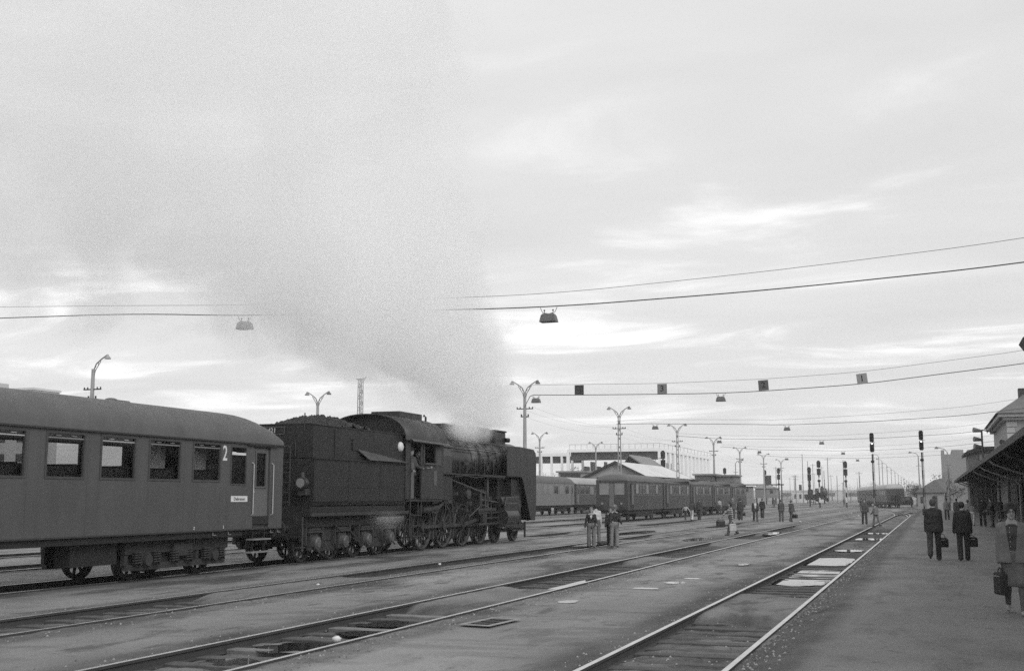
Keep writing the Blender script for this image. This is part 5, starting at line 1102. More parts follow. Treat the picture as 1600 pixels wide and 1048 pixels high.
# ================================================================ TREES AND BUSHES
LEAF = mat('tree_foliage', .055, .8, .35, 1.2); TRK = mat('tree_bark', .06)
def tree(x, y, h, wd, lab, seed, cat='tree', trunk=True, n=420, grp=None, nm='tree', ls=.12):
    rr = random.Random(seed); t = thing(nm, (x, y, 0), lab, cat, grp); tb = MB(); zc = h * .62 if trunk else h * .45
    cl = [(rr.gauss(0, wd * .28), rr.gauss(0, wd * .25), zc + rr.gauss(0, h * .17), rr.uniform(.16, .3) * wd) for _ in range(9)]
    if trunk:
        tb.cyl((0, 0, 0), (rr.uniform(-.1, .1), 0, h * .5), h * .035, h * .02, 8)
        for c in cl[:6]: tb.cyl((0, 0, h * .35), c[:3], h * .014, h * .005, 5)
        tb.build('trunk', TRK, t)
    m = MB()
    for i in range(int(n * 4)):
        c = rr.choice(cl); d = Vector((rr.gauss(0, 1), rr.gauss(0, 1), rr.gauss(0, 1))).normalized() * c[3] * rr.uniform(.55, 1.1); p = Vector(c[:3]) + d
        if p.z < .2: p.z = .2 + rr.random() * .3
        s = ls * rr.uniform(.6, 1.3) * (h / 6); a = Vector((rr.gauss(0, 1), rr.gauss(0, 1), rr.gauss(0, 1))).normalized(); b = a.orthogonal().normalized(); a2 = a.cross(b)
        m.add([p + b * s, p + a2 * s * .7, p - b * s, p - a2 * s * .7], [(0, 1, 2, 3)])
    m.build('crown', LEAF, t)
tree(-2.9, 236, 4.6, 4.2, 'dark bushy tree right behind the parked van', 1, n=500)
tree(2.0, 206, 5.4, 6.0, 'dark tree behind the hip-roofed hut', 2, n=500)
for i, (x, y, h, wd) in enumerate([(-52, 400, 4.5, 7), (-47, 405, 4, 7), (-44.5, 395, 2.6, 5), (-56, 395, 3.6, 7)]): tree(x, y, h, wd, 'low dark bush behind the signal cabin and the white building', 10 + i, 'bush', False, 260, 'bushes behind the signal cabin', 'bush')
for i in range(9): tree(-44 + i * 5.2 + (i % 3), 560 + 30 * (i % 3), 5.5 + (i * 37 % 5) * .6, 9, 'hazy distant tree on the horizon right of the far locomotive', 30 + i, 'tree', True, 220, 'distant trees on the horizon')
for i in range(7): tree(-118 + i * 6, 330, 7 + (i * 13 % 4), 8, 'pale distant tree seen through the open hall', 50 + i, 'tree', True, 220, 'trees behind the hall')
for i, (x, y, s) in enumerate([(5.2, 78, 1.0), (3.6, 100, .8)]): pass
m = MB()
for i, (x0, x1, h) in enumerate([(-220, -150, 6), (-140, -90, 8), (-60, -20, 6), (-15, 30, 7), (40, 120, 8)]):
    tg = block('distant_building', x0 * 2.4, x1 * 2.4, 900, 930, h * 1.1, 'hazy distant low building on the horizon, number %s from the left' % ['one', 'two', 'three', 'four', 'five'][i], far_wall, 6, 1)
# ================================================================ PEOPLE (implicit surfaces meshed by surface nets)
def surface_nets(F, org, h):
    nx, ny, nz = F.shape; S = F < 0
    c = [S[i:nx - 1 + i, j:ny - 1 + j, k:nz - 1 + k] for i in (0, 1) for j in (0, 1) for k in (0, 1)]
    al = c[0].copy(); an = c[0].copy()
    for q in c[1:]: al &= q; an |= q
    act = an & ~al; ids = -np.ones(act.shape, int); A = np.argwhere(act)
    if not len(A): return [], []
    ids[act] = np.arange(len(A)); P = np.zeros((len(A), 3)); W = np.zeros(len(A))
    for ax in range(3):
        o = [a for a in range(3) if a != ax]
        for u_ in (0, 1):
            for v_ in (0, 1):
                a = A.copy(); a[:, o[0]] += u_; a[:, o[1]] += v_; b = a.copy(); b[:, ax] += 1
                fa = F[tuple(a.T)]; fb = F[tuple(b.T)]; m = (fa < 0) != (fb < 0); t = np.where(m, fa / np.where(m, fa - fb, 1), 0)
                p = a.astype(float); p[:, ax] += t; P += p * m[:, None]; W += m
    P /= W[:, None]; fs = []
    for ax in range(3):
        o = [(ax + 1) % 3, (ax + 2) % 3]; sl = [slice(1, -1)] * 3; sl[ax] = slice(0, -1); sh = list(sl); sh[ax] = slice(1, None)
        a = S[tuple(sl)]; b = S[tuple(sh)]; E = np.argwhere(a != b)
        if not len(E): continue
        base = E.copy(); base[:, o[0]] += 1; base[:, o[1]] += 1; ins = a[tuple(E.T)]
        def g(du, dv): q = base.copy(); q[:, o[0]] += du; q[:, o[1]] += dv; return ids[tuple(q.T)]
        quad = np.stack([g(-1, -1), g(0, -1), g(0, 0), g(-1, 0)], 1); quad[~ins] = quad[~ins][:, ::-1]; fs.append(quad)
    fs = np.concatenate(fs); fs = fs[(fs >= 0).all(1)]
    return (P * h + org).tolist(), fs.tolist()
class SDF:
    def __init__(s, lo, hi, h): s.h = h; s.lo = np.array(lo, float); s.n = np.ceil((np.array(hi) - lo) / h).astype(int) + 1; s.F = np.full(s.n, 9.0, np.float32)
    def _box(s, lo, hi):
        a = np.clip(np.floor((np.array(lo) - s.lo) / s.h).astype(int), 0, s.n - 1); b = np.clip(np.ceil((np.array(hi) - s.lo) / s.h).astype(int) + 1, 1, s.n)
        ax = [s.lo[i] + s.h * np.arange(a[i], b[i]) for i in range(3)]; G = np.meshgrid(*ax, indexing='ij'); return tuple(slice(a[i], b[i]) for i in range(3)), np.stack(G, -1)
    def _put(s, sl, d, k):
        f = s.F[sl]
        if k > 0: hh = np.clip(.5 + .5 * (f - d) / k, 0, 1); d = f * (1 - hh) + d * hh - k * hh * (1 - hh); d = np.minimum(d, f)
        s.F[sl] = np.minimum(f, d)
    def cone(s, a, b, ra, rb, k=.03, flat=None):
        a = np.array(a, float); b = np.array(b, float); r = max(ra, rb) + k + 2 * s.h; sl, P = s._box(np.minimum(a, b) - r, np.maximum(a, b) + r); ab = b - a; L2 = max(ab @ ab, 1e-9)
        t = np.clip(((P - a) @ ab) / L2, 0, 1); v = P - (a + t[..., None] * ab)
        d = np.sqrt((v ** 2).sum(-1)) - (ra + (rb - ra) * t); s._put(sl, d, k)
    def ell(s, c, r, k=.02):
        c = np.array(c, float); r = np.array(r, float); m = r + k + 2 * s.h; sl, P = s._box(c - m, c + m); q = (P - c) / r; n = np.sqrt((q ** 2).sum(-1)); g = np.sqrt(((P - c) / r ** 2 * ((P - c) / r ** 2)).sum(-1)); d = n * (n - 1) / np.maximum(g, 1e-6); s._put(sl, d, k)
    def cut(s, p, n):
        G = [s.lo[i] + s.h * np.arange(s.n[i]) for i in range(3)]; n = np.array(n, float); n /= np.linalg.norm(n)
        d = (G[0] - p[0])[:, None, None] * n[0] + (G[1] - p[1])[None, :, None] * n[1] + (G[2] - p[2])[None, None, :] * n[2]; s.F = np.maximum(s.F, d)
    def build(s, name, mt, parent):
        s.F[0] = s.F[-1] = 9; s.F[:, 0] = s.F[:, -1] = 9; s.F[:, :, 0] = s.F[:, :, -1] = 9
        v, f = surface_nets(s.F, s.lo, s.h)
        if not v: return None
        m = MB(); m.add(v, f, 0, True); return m.build(name, mt, parent)
def grey(v, nm='cloth'): return mat('%s_%02d' % (nm, int(v * 100)), v, .85, .15, 6, .2, 60)
def person(x, y, rz, label, H=1.72, res=.022, legs=((.25, .1), (-.3, .35)), arms=((-.3, .1, .25), (.35, .1, .3)), top=.05, bot=.05, hair=.03, hairlen=0, jacket=True, hem=.02, skirt=False, sleeve=1.0, lean=.05, head=(0, 0),
           wide=1.0, shirt=None, z0=0, glasses=False, group=None, curly=False, hat=False, flare=0, buttons=False, shoe=.03, female=False, open_jacket=False, stripes=False, hem_extra=0):
    """faces +y locally; legs = (swing, knee) for left(-x), right(+x); arms = (swing, out, elbow)"""
    s = H / 1.75; t = thing('person', (x, y, z0), label, 'person', group, rz)
    TH, SHN, UA, FA = .43 * s, .42 * s, .285 * s, .255 * s
    def dirv(a, o=0, sx=1): return np.array([sx * math.sin(o) * 1.0, math.sin(a) * math.cos(o), -math.cos(a) * math.cos(o)])
    J = {}; low = 9
    for i, sx in enumerate((-1, 1)):
        a, k = legs[i]; hp = np.array([sx * .095 * s, 0, 0]); kn = hp + TH * dirv(a, .03, sx); an = kn + SHN * dirv(a - k, .0, sx); J['hip', sx] = hp; J['kn', sx] = kn; J['an', sx] = an; low = min(low, an[2])
    hz = -low + .075 * s
    for key in list(J): J[key] = J[key] + np.array([0, 0, hz])
    up_ = np.array([0, math.sin(lean), math.cos(lean)]); pel = np.array([0, 0, hz]); ch = pel + up_ * .335 * s; nk = pel + up_ * .53 * s; wd = wide
    for i, sx in enumerate((-1, 1)):
        a, o, e = arms[i]; sh = pel + up_ * .448 * s + np.array([sx * .162 * s * (1 if not female else .92), 0, 0]); el = sh + UA * dirv(a + lean * .3, o, sx); wr = el + FA * dirv(a + e, o * .4, sx); J['sh', sx] = sh; J['el', sx] = el; J['wr', sx] = wr; J['fd', sx] = dirv(a + e * 1.2, o * .3, sx)
    hd = nk + up_ * .15 * s + np.array([0, .025 * s, 0])
    lo = np.min([*J.values(), hd], 0) - .32 * s; hi = np.max([*J.values(), hd], 0) + .32 * s; lo[2] = -.03; hi[2] = hd[2] + .26 * s
    fr = res < .014
    # body
    B = SDF(lo, hi, res)
    for sx in (-1, 1):
        B.cone(J['hip', sx], J['kn', sx], .082 * s * wd, .053 * s, .03); B.cone(J['kn', sx], J['an', sx], .054 * s, .036 * s, .02)
        B.ell(J['kn', sx] * .7 + J['an', sx] * .3 + np.array([0, -.008 * s, 0]), (.046 * s, .046 * s, .09 * s), .02)
        a = legs[0 if sx < 0 else 1]; ft = J['an', sx]; pt = .0 if ft[2] < .11 * s else -(ft[2] - .08 * s) * 1.0
        toe = ft + np.array([0, .16 * s, -.045 * s + pt * .6]); toe[2] = max(toe[2], .03); hl = ft + np.array([0, -.045 * s, -.035 * s]); J['toe', sx] = toe; J['heel', sx] = hl
        B.cone(hl, toe, .034 * s, .024 * s, .02)
        B.cone(J['sh', sx], J['el', sx], .046 * s * wd, .037 * s, .025); B.cone(J['el', sx], J['wr', sx], .037 * s, .025 * s, .015)
        w_ = J['wr', sx]; f = J['fd', sx]; side = np.array([0, 1.0, 0]) - f * f[1]; side /= np.linalg.norm(side); inn = np.array([-sx * 1.0, 0, 0]); pm_ = w_ + f * .07 * s
        for q in (-.026, -.009, .009, .026): B.cone(w_ + f * .01 * s + side * q * .7 * s, pm_ + side * q * s, .014 * s, .013 * s, .01)
        for q, ln in ((-.027, .055), (-.009, .07), (.009, .075), (.027, .066)):
            rf = max(.0085 * s, res * .55); p1 = pm_ + side * q * 1.05 * s + f * ln * .5 * s + inn * .01 * s; p2 = p1 + f * ln * .35 * s + inn * .03 * s; B.cone(pm_ + side * q * s, p1, rf, rf, .003); B.cone(p1, p2, rf, rf * .85, .003)
        th = w_ + f * .03 * s + side * .03 * s; B.cone(th, th + f * .035 * s + side * .03 * s + inn * .015 * s, max(.011 * s, res * .6), max(.009 * s, res * .55), .006); B.cone(th + f * .035 * s + side * .03 * s + inn * .015 * s, th + f * .06 * s + side * .032 * s + inn * .02 * s, max(.010 * s, res * .6), max(.008 * s, res * .5), .004)
    B.cone(pel + [-.07 * s, 0, .01], pel + [.07 * s, 0, .01], .095 * s * wd, .095 * s * wd, .05); B.cone(pel + up_ * .17 * s + [-.05 * s, 0, 0], pel + up_ * .17 * s + [.05 * s, 0, 0], .088 * s * wd, .088 * s * wd, .07)
    B.cone(ch + [-.066 * s, 0, 0], ch + [.066 * s, 0, 0], .096 * s * wd, .096 * s * wd, .07); [B.cone(J['sh', sx], nk + up_ * .0, .048 * s, .05 * s, .05) for sx in (-1, 1)]
    B.cone(nk - up_ * .03, nk + up_ * .07 * s, .054 * s, .048 * s, .03)
    yaw, pit = head; cyw, syw = math.cos(yaw), math.sin(yaw)
    def hp_(a, b, c): b2 = b * math.cos(pit) - c * math.sin(pit); c2 = b * math.sin(pit) + c * math.cos(pit); return hd + s * np.array([a * cyw - b2 * syw, a * syw + b2 * cyw, c2])
    B.ell(hp_(0, -.012, .03), (.074 * s, .09 * s, .092 * s), .02); B.ell(hp_(0, .018, -.035), (.056 * s, .062 * s, .072 * s), .03); B.ell(hp_(0, .062, -.088), (.022 * s, .02 * s, .018 * s), .02)
    B.cone(hp_(0, .088, .015), hp_(0, .106, -.018), .008 * s, .013 * s, .012); B.ell(hp_(0, .084, -.048), (.022 * s, .01 * s, .007 * s), .006)
    for q in (-1, 1): B.ell(hp_(q * .074, -.005, -.005), (.012 * s, .022 * s, .032 * s), .008)
    B.build('body', grey(.34, 'skin'), t)
    if res < .02:
        e = MB()
        for q in (-1, 1): e.ell(tuple(hp_(q * .029, .079, .012)), (.012 * s, .009 * s, .007 * s), 8, 6); e.box(*sum([[v - d, v + d] for v, d in zip(hp_(q * .029, .083, .032), (.016, .006, .003))], []))
        e.build('eyes', M['dark'], t)
        MB().ell(tuple(hp_(0, .094, -.048)), (.022 * s, .004, .004), 10, 5).build('mouth', grey(.15, 'lip'), t)
    if glasses:
        g = MB()
        for q in (-1, 1): 
            c = hp_(q * .033, .099, .012); g.lathe([(.024, -.003), (.028, 0), (.024, .003), (.024, -.003)], tuple(c), 'y', 16); g.tube([tuple(hp_(q * .06, .09, .018)), tuple(hp_(q * .078, -.01, .01))], .003, 5)
        g.tube([tuple(hp_(-.01, .10, .014)), tuple(hp_(.01, .10, .014))], .003, 5); g.build('glasses', M['dark'], t)
    # hair
    h_ = SDF(hd - .24 * s - np.array([0, 0, hairlen]), hd + .24 * s, min(res, .014))
    cu = .012 if curly else 0
    h_.ell(hp_(0, -.022, .045), ((.085 + cu) * s, (.095 + cu) * s, (.092 + cu) * s), .02); h_.ell(hp_(0, -.05, -.005), ((.078 + cu) * s, (.068 + cu) * s, (.085 + cu * 1.5) * s), .03)
    if curly:
        r2 = random.Random(int(x * 100) + 5)
        for _ in range(34): th_ = r2.uniform(0, 6.28); ph = r2.uniform(-.35, 1.4); h_.ell(hp_(.088 * math.cos(th_) * math.cos(ph), -.02 + .095 * math.sin(th_) * math.cos(ph) if math.sin(th_) < .6 else .05, .04 + .095 * math.sin(ph)), (.03 * s,) * 3, .012)
    if hairlen: h_.cone(hp_(-.055, -.04, -.02), hp_(-.06, -.03, -.10 - hairlen), .045 * s, .035 * s, .03); h_.cone(hp_(.055, -.04, -.02), hp_(.06, -.03, -.10 - hairlen), .045 * s, .035 * s, .03); h_.cone(hp_(0, -.06, -.02), hp_(0, -.06, -.10 - hairlen), .06 * s, .05 * s, .03)
    fwd = np.array([-syw * math.cos(pit), cyw * math.cos(pit), math.sin(pit)]); 
    # face opening
    G = [h_.lo[i] + h_.h * np.arange(h_.n[i]) for i in range(3)]; Gx, Gy, Gz = np.meshgrid(*G, indexing='ij'); c = hp_(0, .085, -.035); q = np.sqrt(((Gx - c[0]) / (.068 * s)) ** 2 + ((Gy - c[1]) / (.085 * s)) ** 2 + ((Gz - c[2]) / (.092 * s)) ** 2); h_.F = np.maximum(h_.F, (1 - q) * .06)
    h_.build('hair', grey(hair, 'hair'), t)
    if hat: m = MB(); c = hp_(0, -.01, .085); m.lathe([(.0, .07), (.07, .065), (.085, .0), (.13, -.005), (.13, -.015), (.08, -.012)], tuple(c), 'z', 20); m.build('cap', grey(top, 'hat'), t)
    # trousers or skirt
    ex = .014
    if not skirt:
        T = SDF(lo, hi, res)
        for sx in (-1, 1):
            T.cone(J['hip', sx], J['kn', sx], (.082 * wd + ex) * s, (.060 + ex) * s, .03); T.cone(J['kn', sx], J['an', sx] + [0, 0, -.02 * s], (.066 + ex) * s, (.058 + flare + ex) * s, .02)
        T.cone(pel + [-.07 * s, 0, .02], pel + [.07 * s, 0, .02], (.095 * wd + ex) * s, (.095 * wd + ex) * s, .05); T.cone(pel + up_ * .1 * s + [-.06 * s, 0, 0], pel + up_ * .1 * s + [.06 * s, 0, 0], (.09 * wd + ex) * s, (.09 * wd + ex) * s, .05)
        T.cut(pel + up_ * .13 * s, up_); T.cut((0, 0, .025), (0, 0, -1)); T.build('trousers', grey(bot, 'trousers'), t)
    else:
        T = SDF(lo, hi, res); kz = hz - .50 * s
        T.cone(pel + [-.075 * s, 0, .03], pel + [.075 * s, 0, .03], (.088 * wd + ex) * s, (.088 * wd + ex) * s, .05)
        for sx in (-1, 1): kk = J['kn', sx]; T.cone(J['hip', sx] + [0, 0, 0], kk + [sx * .01, 0, .0], (.072 * wd + ex) * s, (.092 + ex) * s, .10)
        T.cone(pel, (J['kn', -1] + J['kn', 1]) / 2, (.10 * wd) * s, .15 * s, .06)
        T.cut(pel + up_ * .13 * s, up_); T.cut((0, 0, kz + .03), (0, 0, -1)); T.build('skirt', grey(bot, 'skirt'), t)
        K = SDF(lo, hi, res)
        for sx in (-1, 1): K.cone(J['hip', sx], J['kn', sx], .085 * s, .058 * s, .02); K.cone(J['kn', sx], J['an', sx], .060 * s, .042 * s, .02); K.ell(J['kn', sx] * .7 + J['an', sx] * .3 + np.array([0, -.018 * s, 0]), (.056 * s, .056 * s, .10 * s), .03)
        K.cut((0, 0, kz + .12), (0, 0, 1)); K.build('stockings', grey(.09, 'stocking'), t)
    # jacket / shirt
    U = SDF(lo, hi, res); V_ = SDF(lo, hi, res); ex = .022 if jacket else .010
    for sx in (-1, 1):
        V_.cone(J['sh', sx], J['el', sx], (.052 * wd + ex) * s, (.042 + ex) * s, .03)
        wr2 = J['el', sx] + (J['wr', sx] - J['el', sx]) * (sleeve * .97)
        if sleeve > .1: V_.cone(J['el', sx], wr2, (.042 + ex) * s, (.032 + ex) * s, .015)
    [U.cone(J['sh', sx], nk - up_ * .02, (.044 + ex) * s, (.042 + ex) * s, .05) for sx in (-1, 1)]; U.cone(ch + [-.07 * s, 0, 0], ch + [.07 * s, 0, 0], (.096 * wd + ex) * s, (.096 * wd + ex) * s, .06)
    if female: U.ell(ch + np.array([0, .075 * s, .02 * s]), (.13 * s, .07 * s, .075 * s), .05)
    U.cone(pel + up_ * .17 * s + [-.055 * s, 0, 0], pel + up_ * .17 * s + [.055 * s, 0, 0], (.095 * wd + ex) * s, (.095 * wd + ex) * s, .07); U.cone(pel + [-.075 * s, 0, -.01], pel + [.075 * s, 0, -.01], (.10 * wd + ex) * s, (.10 * wd + ex) * s, .06)
    if jacket: U.cone(ch + [-.075 * s, 0, 0], pel + [-.085 * s, 0, -.08 * s], (.093 * wd + ex) * s, (.10 * wd + ex) * s, .03); U.cone(ch + [.075 * s, 0, 0], pel + [.085 * s, 0, -.08 * s], (.093 * wd + ex) * s, (.10 * wd + ex) * s, .03)
    if jacket: U.cone(pel + [-.08 * s, 0, -.10 * s - hem_extra], pel + [.08 * s, 0, -.10 * s - hem_extra], (.105 * wd + ex) * s, (.105 * wd + ex) * s, .05)
    U.cone(nk - up_ * .04, nk + up_ * .025 * s, .062 * s, .058 * s, .03)
    Fc = U.F.copy(); G = [U.lo[i] + U.h * np.arange(U.n[i]) for i in range(3)]; Gx, Gy, Gz = np.meshgrid(*G, indexing='ij')
    hemz = hz + (hem if not jacket else -.12 * s - hem_extra); U.F = np.maximum(U.F, hemz - Gz); k_ = .03; h2 = np.clip(.5 + .5 * (U.F - V_.F) / k_, 0, 1); h2 = np.where(Gz > hz + .28, h2, (V_.F < U.F) * 1.0); U.F = np.minimum(U.F * (1 - h2) + V_.F * h2 - k_ * h2 * (1 - h2) * (Gz > hz + .28), np.minimum(U.F, V_.F))
    U.F = np.maximum(U.F, (Gz - (nk[2] + .035 * s)))
    if open_jacket or shirt is not None:
        vv = np.maximum(np.abs(Gx - 0) - np.clip((Gz - (hz + (.02 if open_jacket else .22) * s)) * (.12 if open_jacket else .28) + (.035 if open_jacket else 0), 0, .085) * s, .02 - Gy)
        inner = Fc + .014; U2 = SDF(lo, hi, res); U2.F = np.maximum(np.maximum(inner, vv - .03), np.maximum(hz + .03 - Gz, Gz - (nk[2] + .02 * s))); U.F = np.maximum(U.F, -vv)
        U2.build('shirt', grey(shirt if shirt is not None else .05, 'shirt'), t)
    tm = grey(top, 'jacket' if jacket else 'shirt')
    if stripes:
        tm = bpy.data.materials.new('checked_shirt'); tm.use_nodes = True; n = tm.node_tree.nodes; l = tm.node_tree.links; wv = n.new('ShaderNodeTexWave'); wv.bands_direction = 'Z'; wv.inputs['Scale'].default_value = 3.2; co = n.new('ShaderNodeTexCoord'); l.new(co.outputs['Object'], wv.inputs[0]); rp = n.new('ShaderNodeValToRGB'); rp.color_ramp.elements[0].color = (.06,) * 3 + (1,); rp.color_ramp.elements[1].color = (.42,) * 3 + (1,); l.new(wv.outputs[0], rp.inputs[0]); l.new(rp.outputs[0], n['Principled BSDF'].inputs['Base Color'])
    U.build('jacket' if jacket else 'shirt', tm, t)
    if buttons:
        b = MB()
        for i in range(6): z = hz + .08 + i * .07; b.ell((.03, .168 * s * wd + .0 + .02 * (i in (2, 3, 4)), z), (.006, .005, .006), 8, 6)
        b.build('buttons', M['white'], t)
    for sx in (-1, 1):
        S_ = SDF(np.minimum(J['heel', sx], J['toe', sx]) - .09, np.maximum(J['heel', sx], J['toe', sx]) + .09, min(res, .015)); S_.cone(J['heel', sx] + [0, 0, -.005], J['toe', sx], .042 * s, .033 * s, .02); S_.cone(J['heel', sx] + [0, 0, .02], J['an', sx], .036 * s, .034 * s, .02); S_.cut((0, 0, .004), (0, 0, -1)); S_.cut(J['an', sx] + [0, 0, .0], (0, 0, 1)); S_.build('shoe', grey(shoe, 'shoe'), t)
    bpy.context.view_layer.update(); c, sn = math.cos(rz), math.sin(rz)
    def wpos(sx): w_ = J['wr', sx] + J['fd', sx] * .10 * s; return (x + w_[0] * c - w_[1] * sn, y + w_[0] * sn + w_[1] * c, z0 + w_[2])
    return t, wpos
def bag(pos, label, w=.34, h=.28, d=.12, rz=0, v=.02, hl=.12, nm='handbag', cat='bag', soft=True):
    t = thing(nm, pos, label, cat, None, rz); k = .8
    p = [(-w / 2, -h - hl), (w / 2, -h - hl), (w / 2 * .98, -hl - .05), (w / 2 * k, -hl), (-w / 2 * k, -hl), (-w / 2 * .98, -hl - .05)]
    MB().prism(p, 'x', -d / 2, d / 2).build('bag_body', grey(v, 'bag'), t, bevel=.03)
    MB().tube([(0, -w * .28, -hl), (0, -w * .2, -.02), (0, 0, .012), (0, w * .2, -.02), (0, w * .28, -hl)], .009, 6).build('handle', grey(v, 'bag'), t)
    MB().box(-d / 2 - .004, -d / 2 - .001, -w / 2 * .7, w / 2 * .7, -hl - .07, -hl - .05).build('clasp', M['lampgrey'], t)
    return t
PI = math.pi
# the close woman, walking towards the camera along the platform
t, wp = person(1.10, 19.3, PI - .05, 'older woman with glasses in an open grey jacket and skirt, closest to the camera', 1.68, .0095, ((.30, .12), (-.25, .35)), ((.12, .10, .12), (-.08, .13, .1)), top=.16, bot=.11, hair=.03, jacket=True, hem_extra=-.02, skirt=True, wide=1.12, shirt=.05, open_jacket=True, glasses=True, curly=True, female=True, buttons=True, z0=.1, head=(.1, .0), shoe=.3, lean=.02)
bag(wp(1), 'dark soft shopping bag hanging from the older woman\'s hand', .30, .34, .12, .35, .022, .06)
# two men walking away
t, wp = person(-.03, 34.8, -.02, 'man in a dark suit walking away with a briefcase, left one of two', 1.72, .012, ((-.28, .50), (.16, .04)), ((-.12, .10, .12), (.02, .12, .15)), top=.022, bot=.034, hair=.06, z0=.1, wide=1.08, hem_extra=.0)
bag(wp(1), 'dark briefcase carried by the left man walking away', .36, .26, .11, 1.0, .014, .10, 'briefcase', 'briefcase')
t, wp = person(.74, 35.0, .06, 'man in a dark suit walking away with a briefcase, head bowed, right one of two', 1.64, .012, ((-.10, .16), (.14, .04)), ((-.02, .20, .12), (.0, .16, .1)), top=.018, bot=.028, hair=.02, z0=.1, wide=1.14, lean=.10, head=(-.2, -.4))
bag(wp(1), 'dark rounded briefcase carried by the right man walking away', .34, .27, .12, 1.2, .014, .04, 'briefcase', 'briefcase')
# four youngsters by the third track
fc = PI + .27
person(-11.94, 41.6, fc, 'girl in a dark sweater with pale collar and light jeans, leftmost of the youngsters', 1.50, .012, ((.05, .05), (-.08, .12)), ((.15, .25, 1.0), (.1, .3, .3)), top=.018, bot=.15, hair=.12, hairlen=.06, jacket=False, shirt=.4, female=True, flare=.012, group=None)
person(-12.55, 44.4, .35, 'young person in a white shirt seen from behind within the group', 1.60, .014, ((.1, .1), (-.2, .3)), ((.3, .2, .5), (.0, .12, .2)), top=.50, bot=.10, hair=.03, jacket=False, sleeve=.9)
person(-11.55, 42.9, fc - .1, 'boy in a dark shirt and black trousers in the middle of the group', 1.49, .012, ((.06, .04), (-.1, .12)), ((.1, .15, .5), (.1, .15, .3)), top=.022, bot=.012, hair=.03, jacket=False, sleeve=1.0, shirt=.3)
person(-11.2, 42.1, fc + .3, 'youngster in a black sweater and pale flared jeans, full blond hair bowed', 1.56, .012, ((.04, .03), (-.06, .08)), ((.35, .15, .7), (.4, .15, .9)), top=.012, bot=.20, hair=.17, hairlen=.08, jacket=False, head=(.4, -.35), curly=True, flare=.015, lean=.08, wide=1.1)
t, wp = person(-9.3, 57.0, PI / 2 + .5, 'woman in a striped shirt and jeans striding left with a white bag', 1.64, .016, ((.30, .08), (-.26, .42)), ((-.12, .15, .1), (.75, .25, .1)), top=.3, bot=.07, hair=.02, jacket=False, female=True, stripes=True, sleeve=.95, hairlen=.03)
bag(wp(-1), 'white printed carrier bag held by the striding woman', .36, .36, .1, PI / 2 + .6, .42, .1, 'carrier_bag', 'bag')
bag((wp(1)[0], wp(1)[1], wp(1)[2]), 'dark travel bag swinging in front of the striding woman', .42, .34, .2, PI / 2 + .4, .03, .12, 'travel_bag')
G2 = 'passengers crossing the yard'
t, wp = person(-18.9, 93.5, -.3, 'child with a pale cape top walking by the third railcar', 1.30, .022, ((.2, .1), (-.25, .3)), ((.1, .8, .1), (.1, .8, .1)), top=.42, bot=.05, hair=.08, jacket=False, hairlen=.05)
person(-18.45, 93.8, -.2, 'woman in a dark top and white trousers beside the child with the cape', 1.62, .022, ((.15, .1), (-.15, .2)), ((.1, .1, .2), (.1, .3, .2)), top=.06, bot=.6, hair=.04, jacket=True, hem_extra=-.06, hairlen=.08, flare=.02)
person(-17.75, 93.4, -.1, 'man in a dark suit walking beside the woman in white trousers', 1.76, .022, ((.15, .05), (-.2, .2)), ((.1, .12, .2), (-.1, .14, .2)), top=.04, bot=.04, hair=.08)
t, wp = person(-20.9, 121, .3, 'person in a pale top boarding beside the fourth railcar', 1.72, .024, ((.2, .1), (-.2, .3)), ((.3, .2, .4), (-.1, .14, .2)), top=.33, bot=.07, hair=.02, jacket=False)
person(-22.0, 119, -.5, 'railwayman in dark clothes standing at the door of the fourth railcar', 1.7, .024, ((0, 0), (0, .05)), ((.1, .12, .2), (.1, .14, .2)), top=.04, bot=.04, hair=.05, group=None)
t, wp = person(-14.5, 93.5, .1, 'large man in a long dark coat walking away in the yard', 1.78, .022, ((.15, .05), (-.12, .15)), ((.05, .12, .1), (.0, .16, .1)), top=.035, bot=.045, hair=.02, wide=1.2, hem_extra=.12)
bag(wp(1), 'dark bag held by the large man in the long coat', .34, .26, .12, 1.4, .02)
person(-16.3, 101, .2, 'pale-haired person half hidden left of the large man in the coat', 1.76, .024, ((.1, .05), (-.1, .1)), ((.05, .12, .1), (.0, .16, .1)), top=.08, bot=.06, hair=.25, group=None)
t, wp = person(-12.6, 88.5, PI + .2, 'man in an open dark jacket and pale shirt striding towards the camera', 1.76, .022, ((.35, .1), (-.3, .3)), ((.2, .12, .3), (-.2, .16, .2)), top=.03, bot=.06, hair=.12, shirt=.5, open_jacket=True)
person(-14.2, 104, -.2, 'person in black seen from behind, right of the striding man', 1.76, .024, ((.1, .05), (-.1, .1)), ((.1, .3, .9), (.0, .16, .1)), top=.02, bot=.025, hair=.04)
person(-15.6, 100, .5, 'person in a pale top and dark vest left of the striding man', 1.70, .024, ((.1, .05), (-.1, .1)), ((.1, .2, .3), (.0, .16, .1)), top=.3, bot=.04, hair=.05, jacket=False, shirt=.03)
person(-10.76, 89.0, .1, 'person in grey-brown clothes standing, left of a pair in the yard', 1.68, .022, ((.05, .05), (-.05, .1)), ((.2, .1, .8), (.1, .1, .5)), top=.06, bot=.07, hair=.09)
t, wp = person(-10.05, 89.2, -.5, 'person walking off with a dark bag, right of a pair in the yard', 1.66, .022, ((.25, .1), (-.3, .3)), ((.3, .12, .4), (.1, .1, .2)), top=.07, bot=.06, hair=.09)
bag(wp(1), 'dark bag held by the right person of the pair in the yard', .5, .3, .15, 1.0, .02)
person(-4.45, 82.8, PI + .3, 'person in dark clothes standing by the left rail of the platform track', 1.72, .022, ((.08, .03), (-.1, .08)), ((.1, .25, .3), (.2, .3, .9)), top=.06, bot=.035, hair=.02)
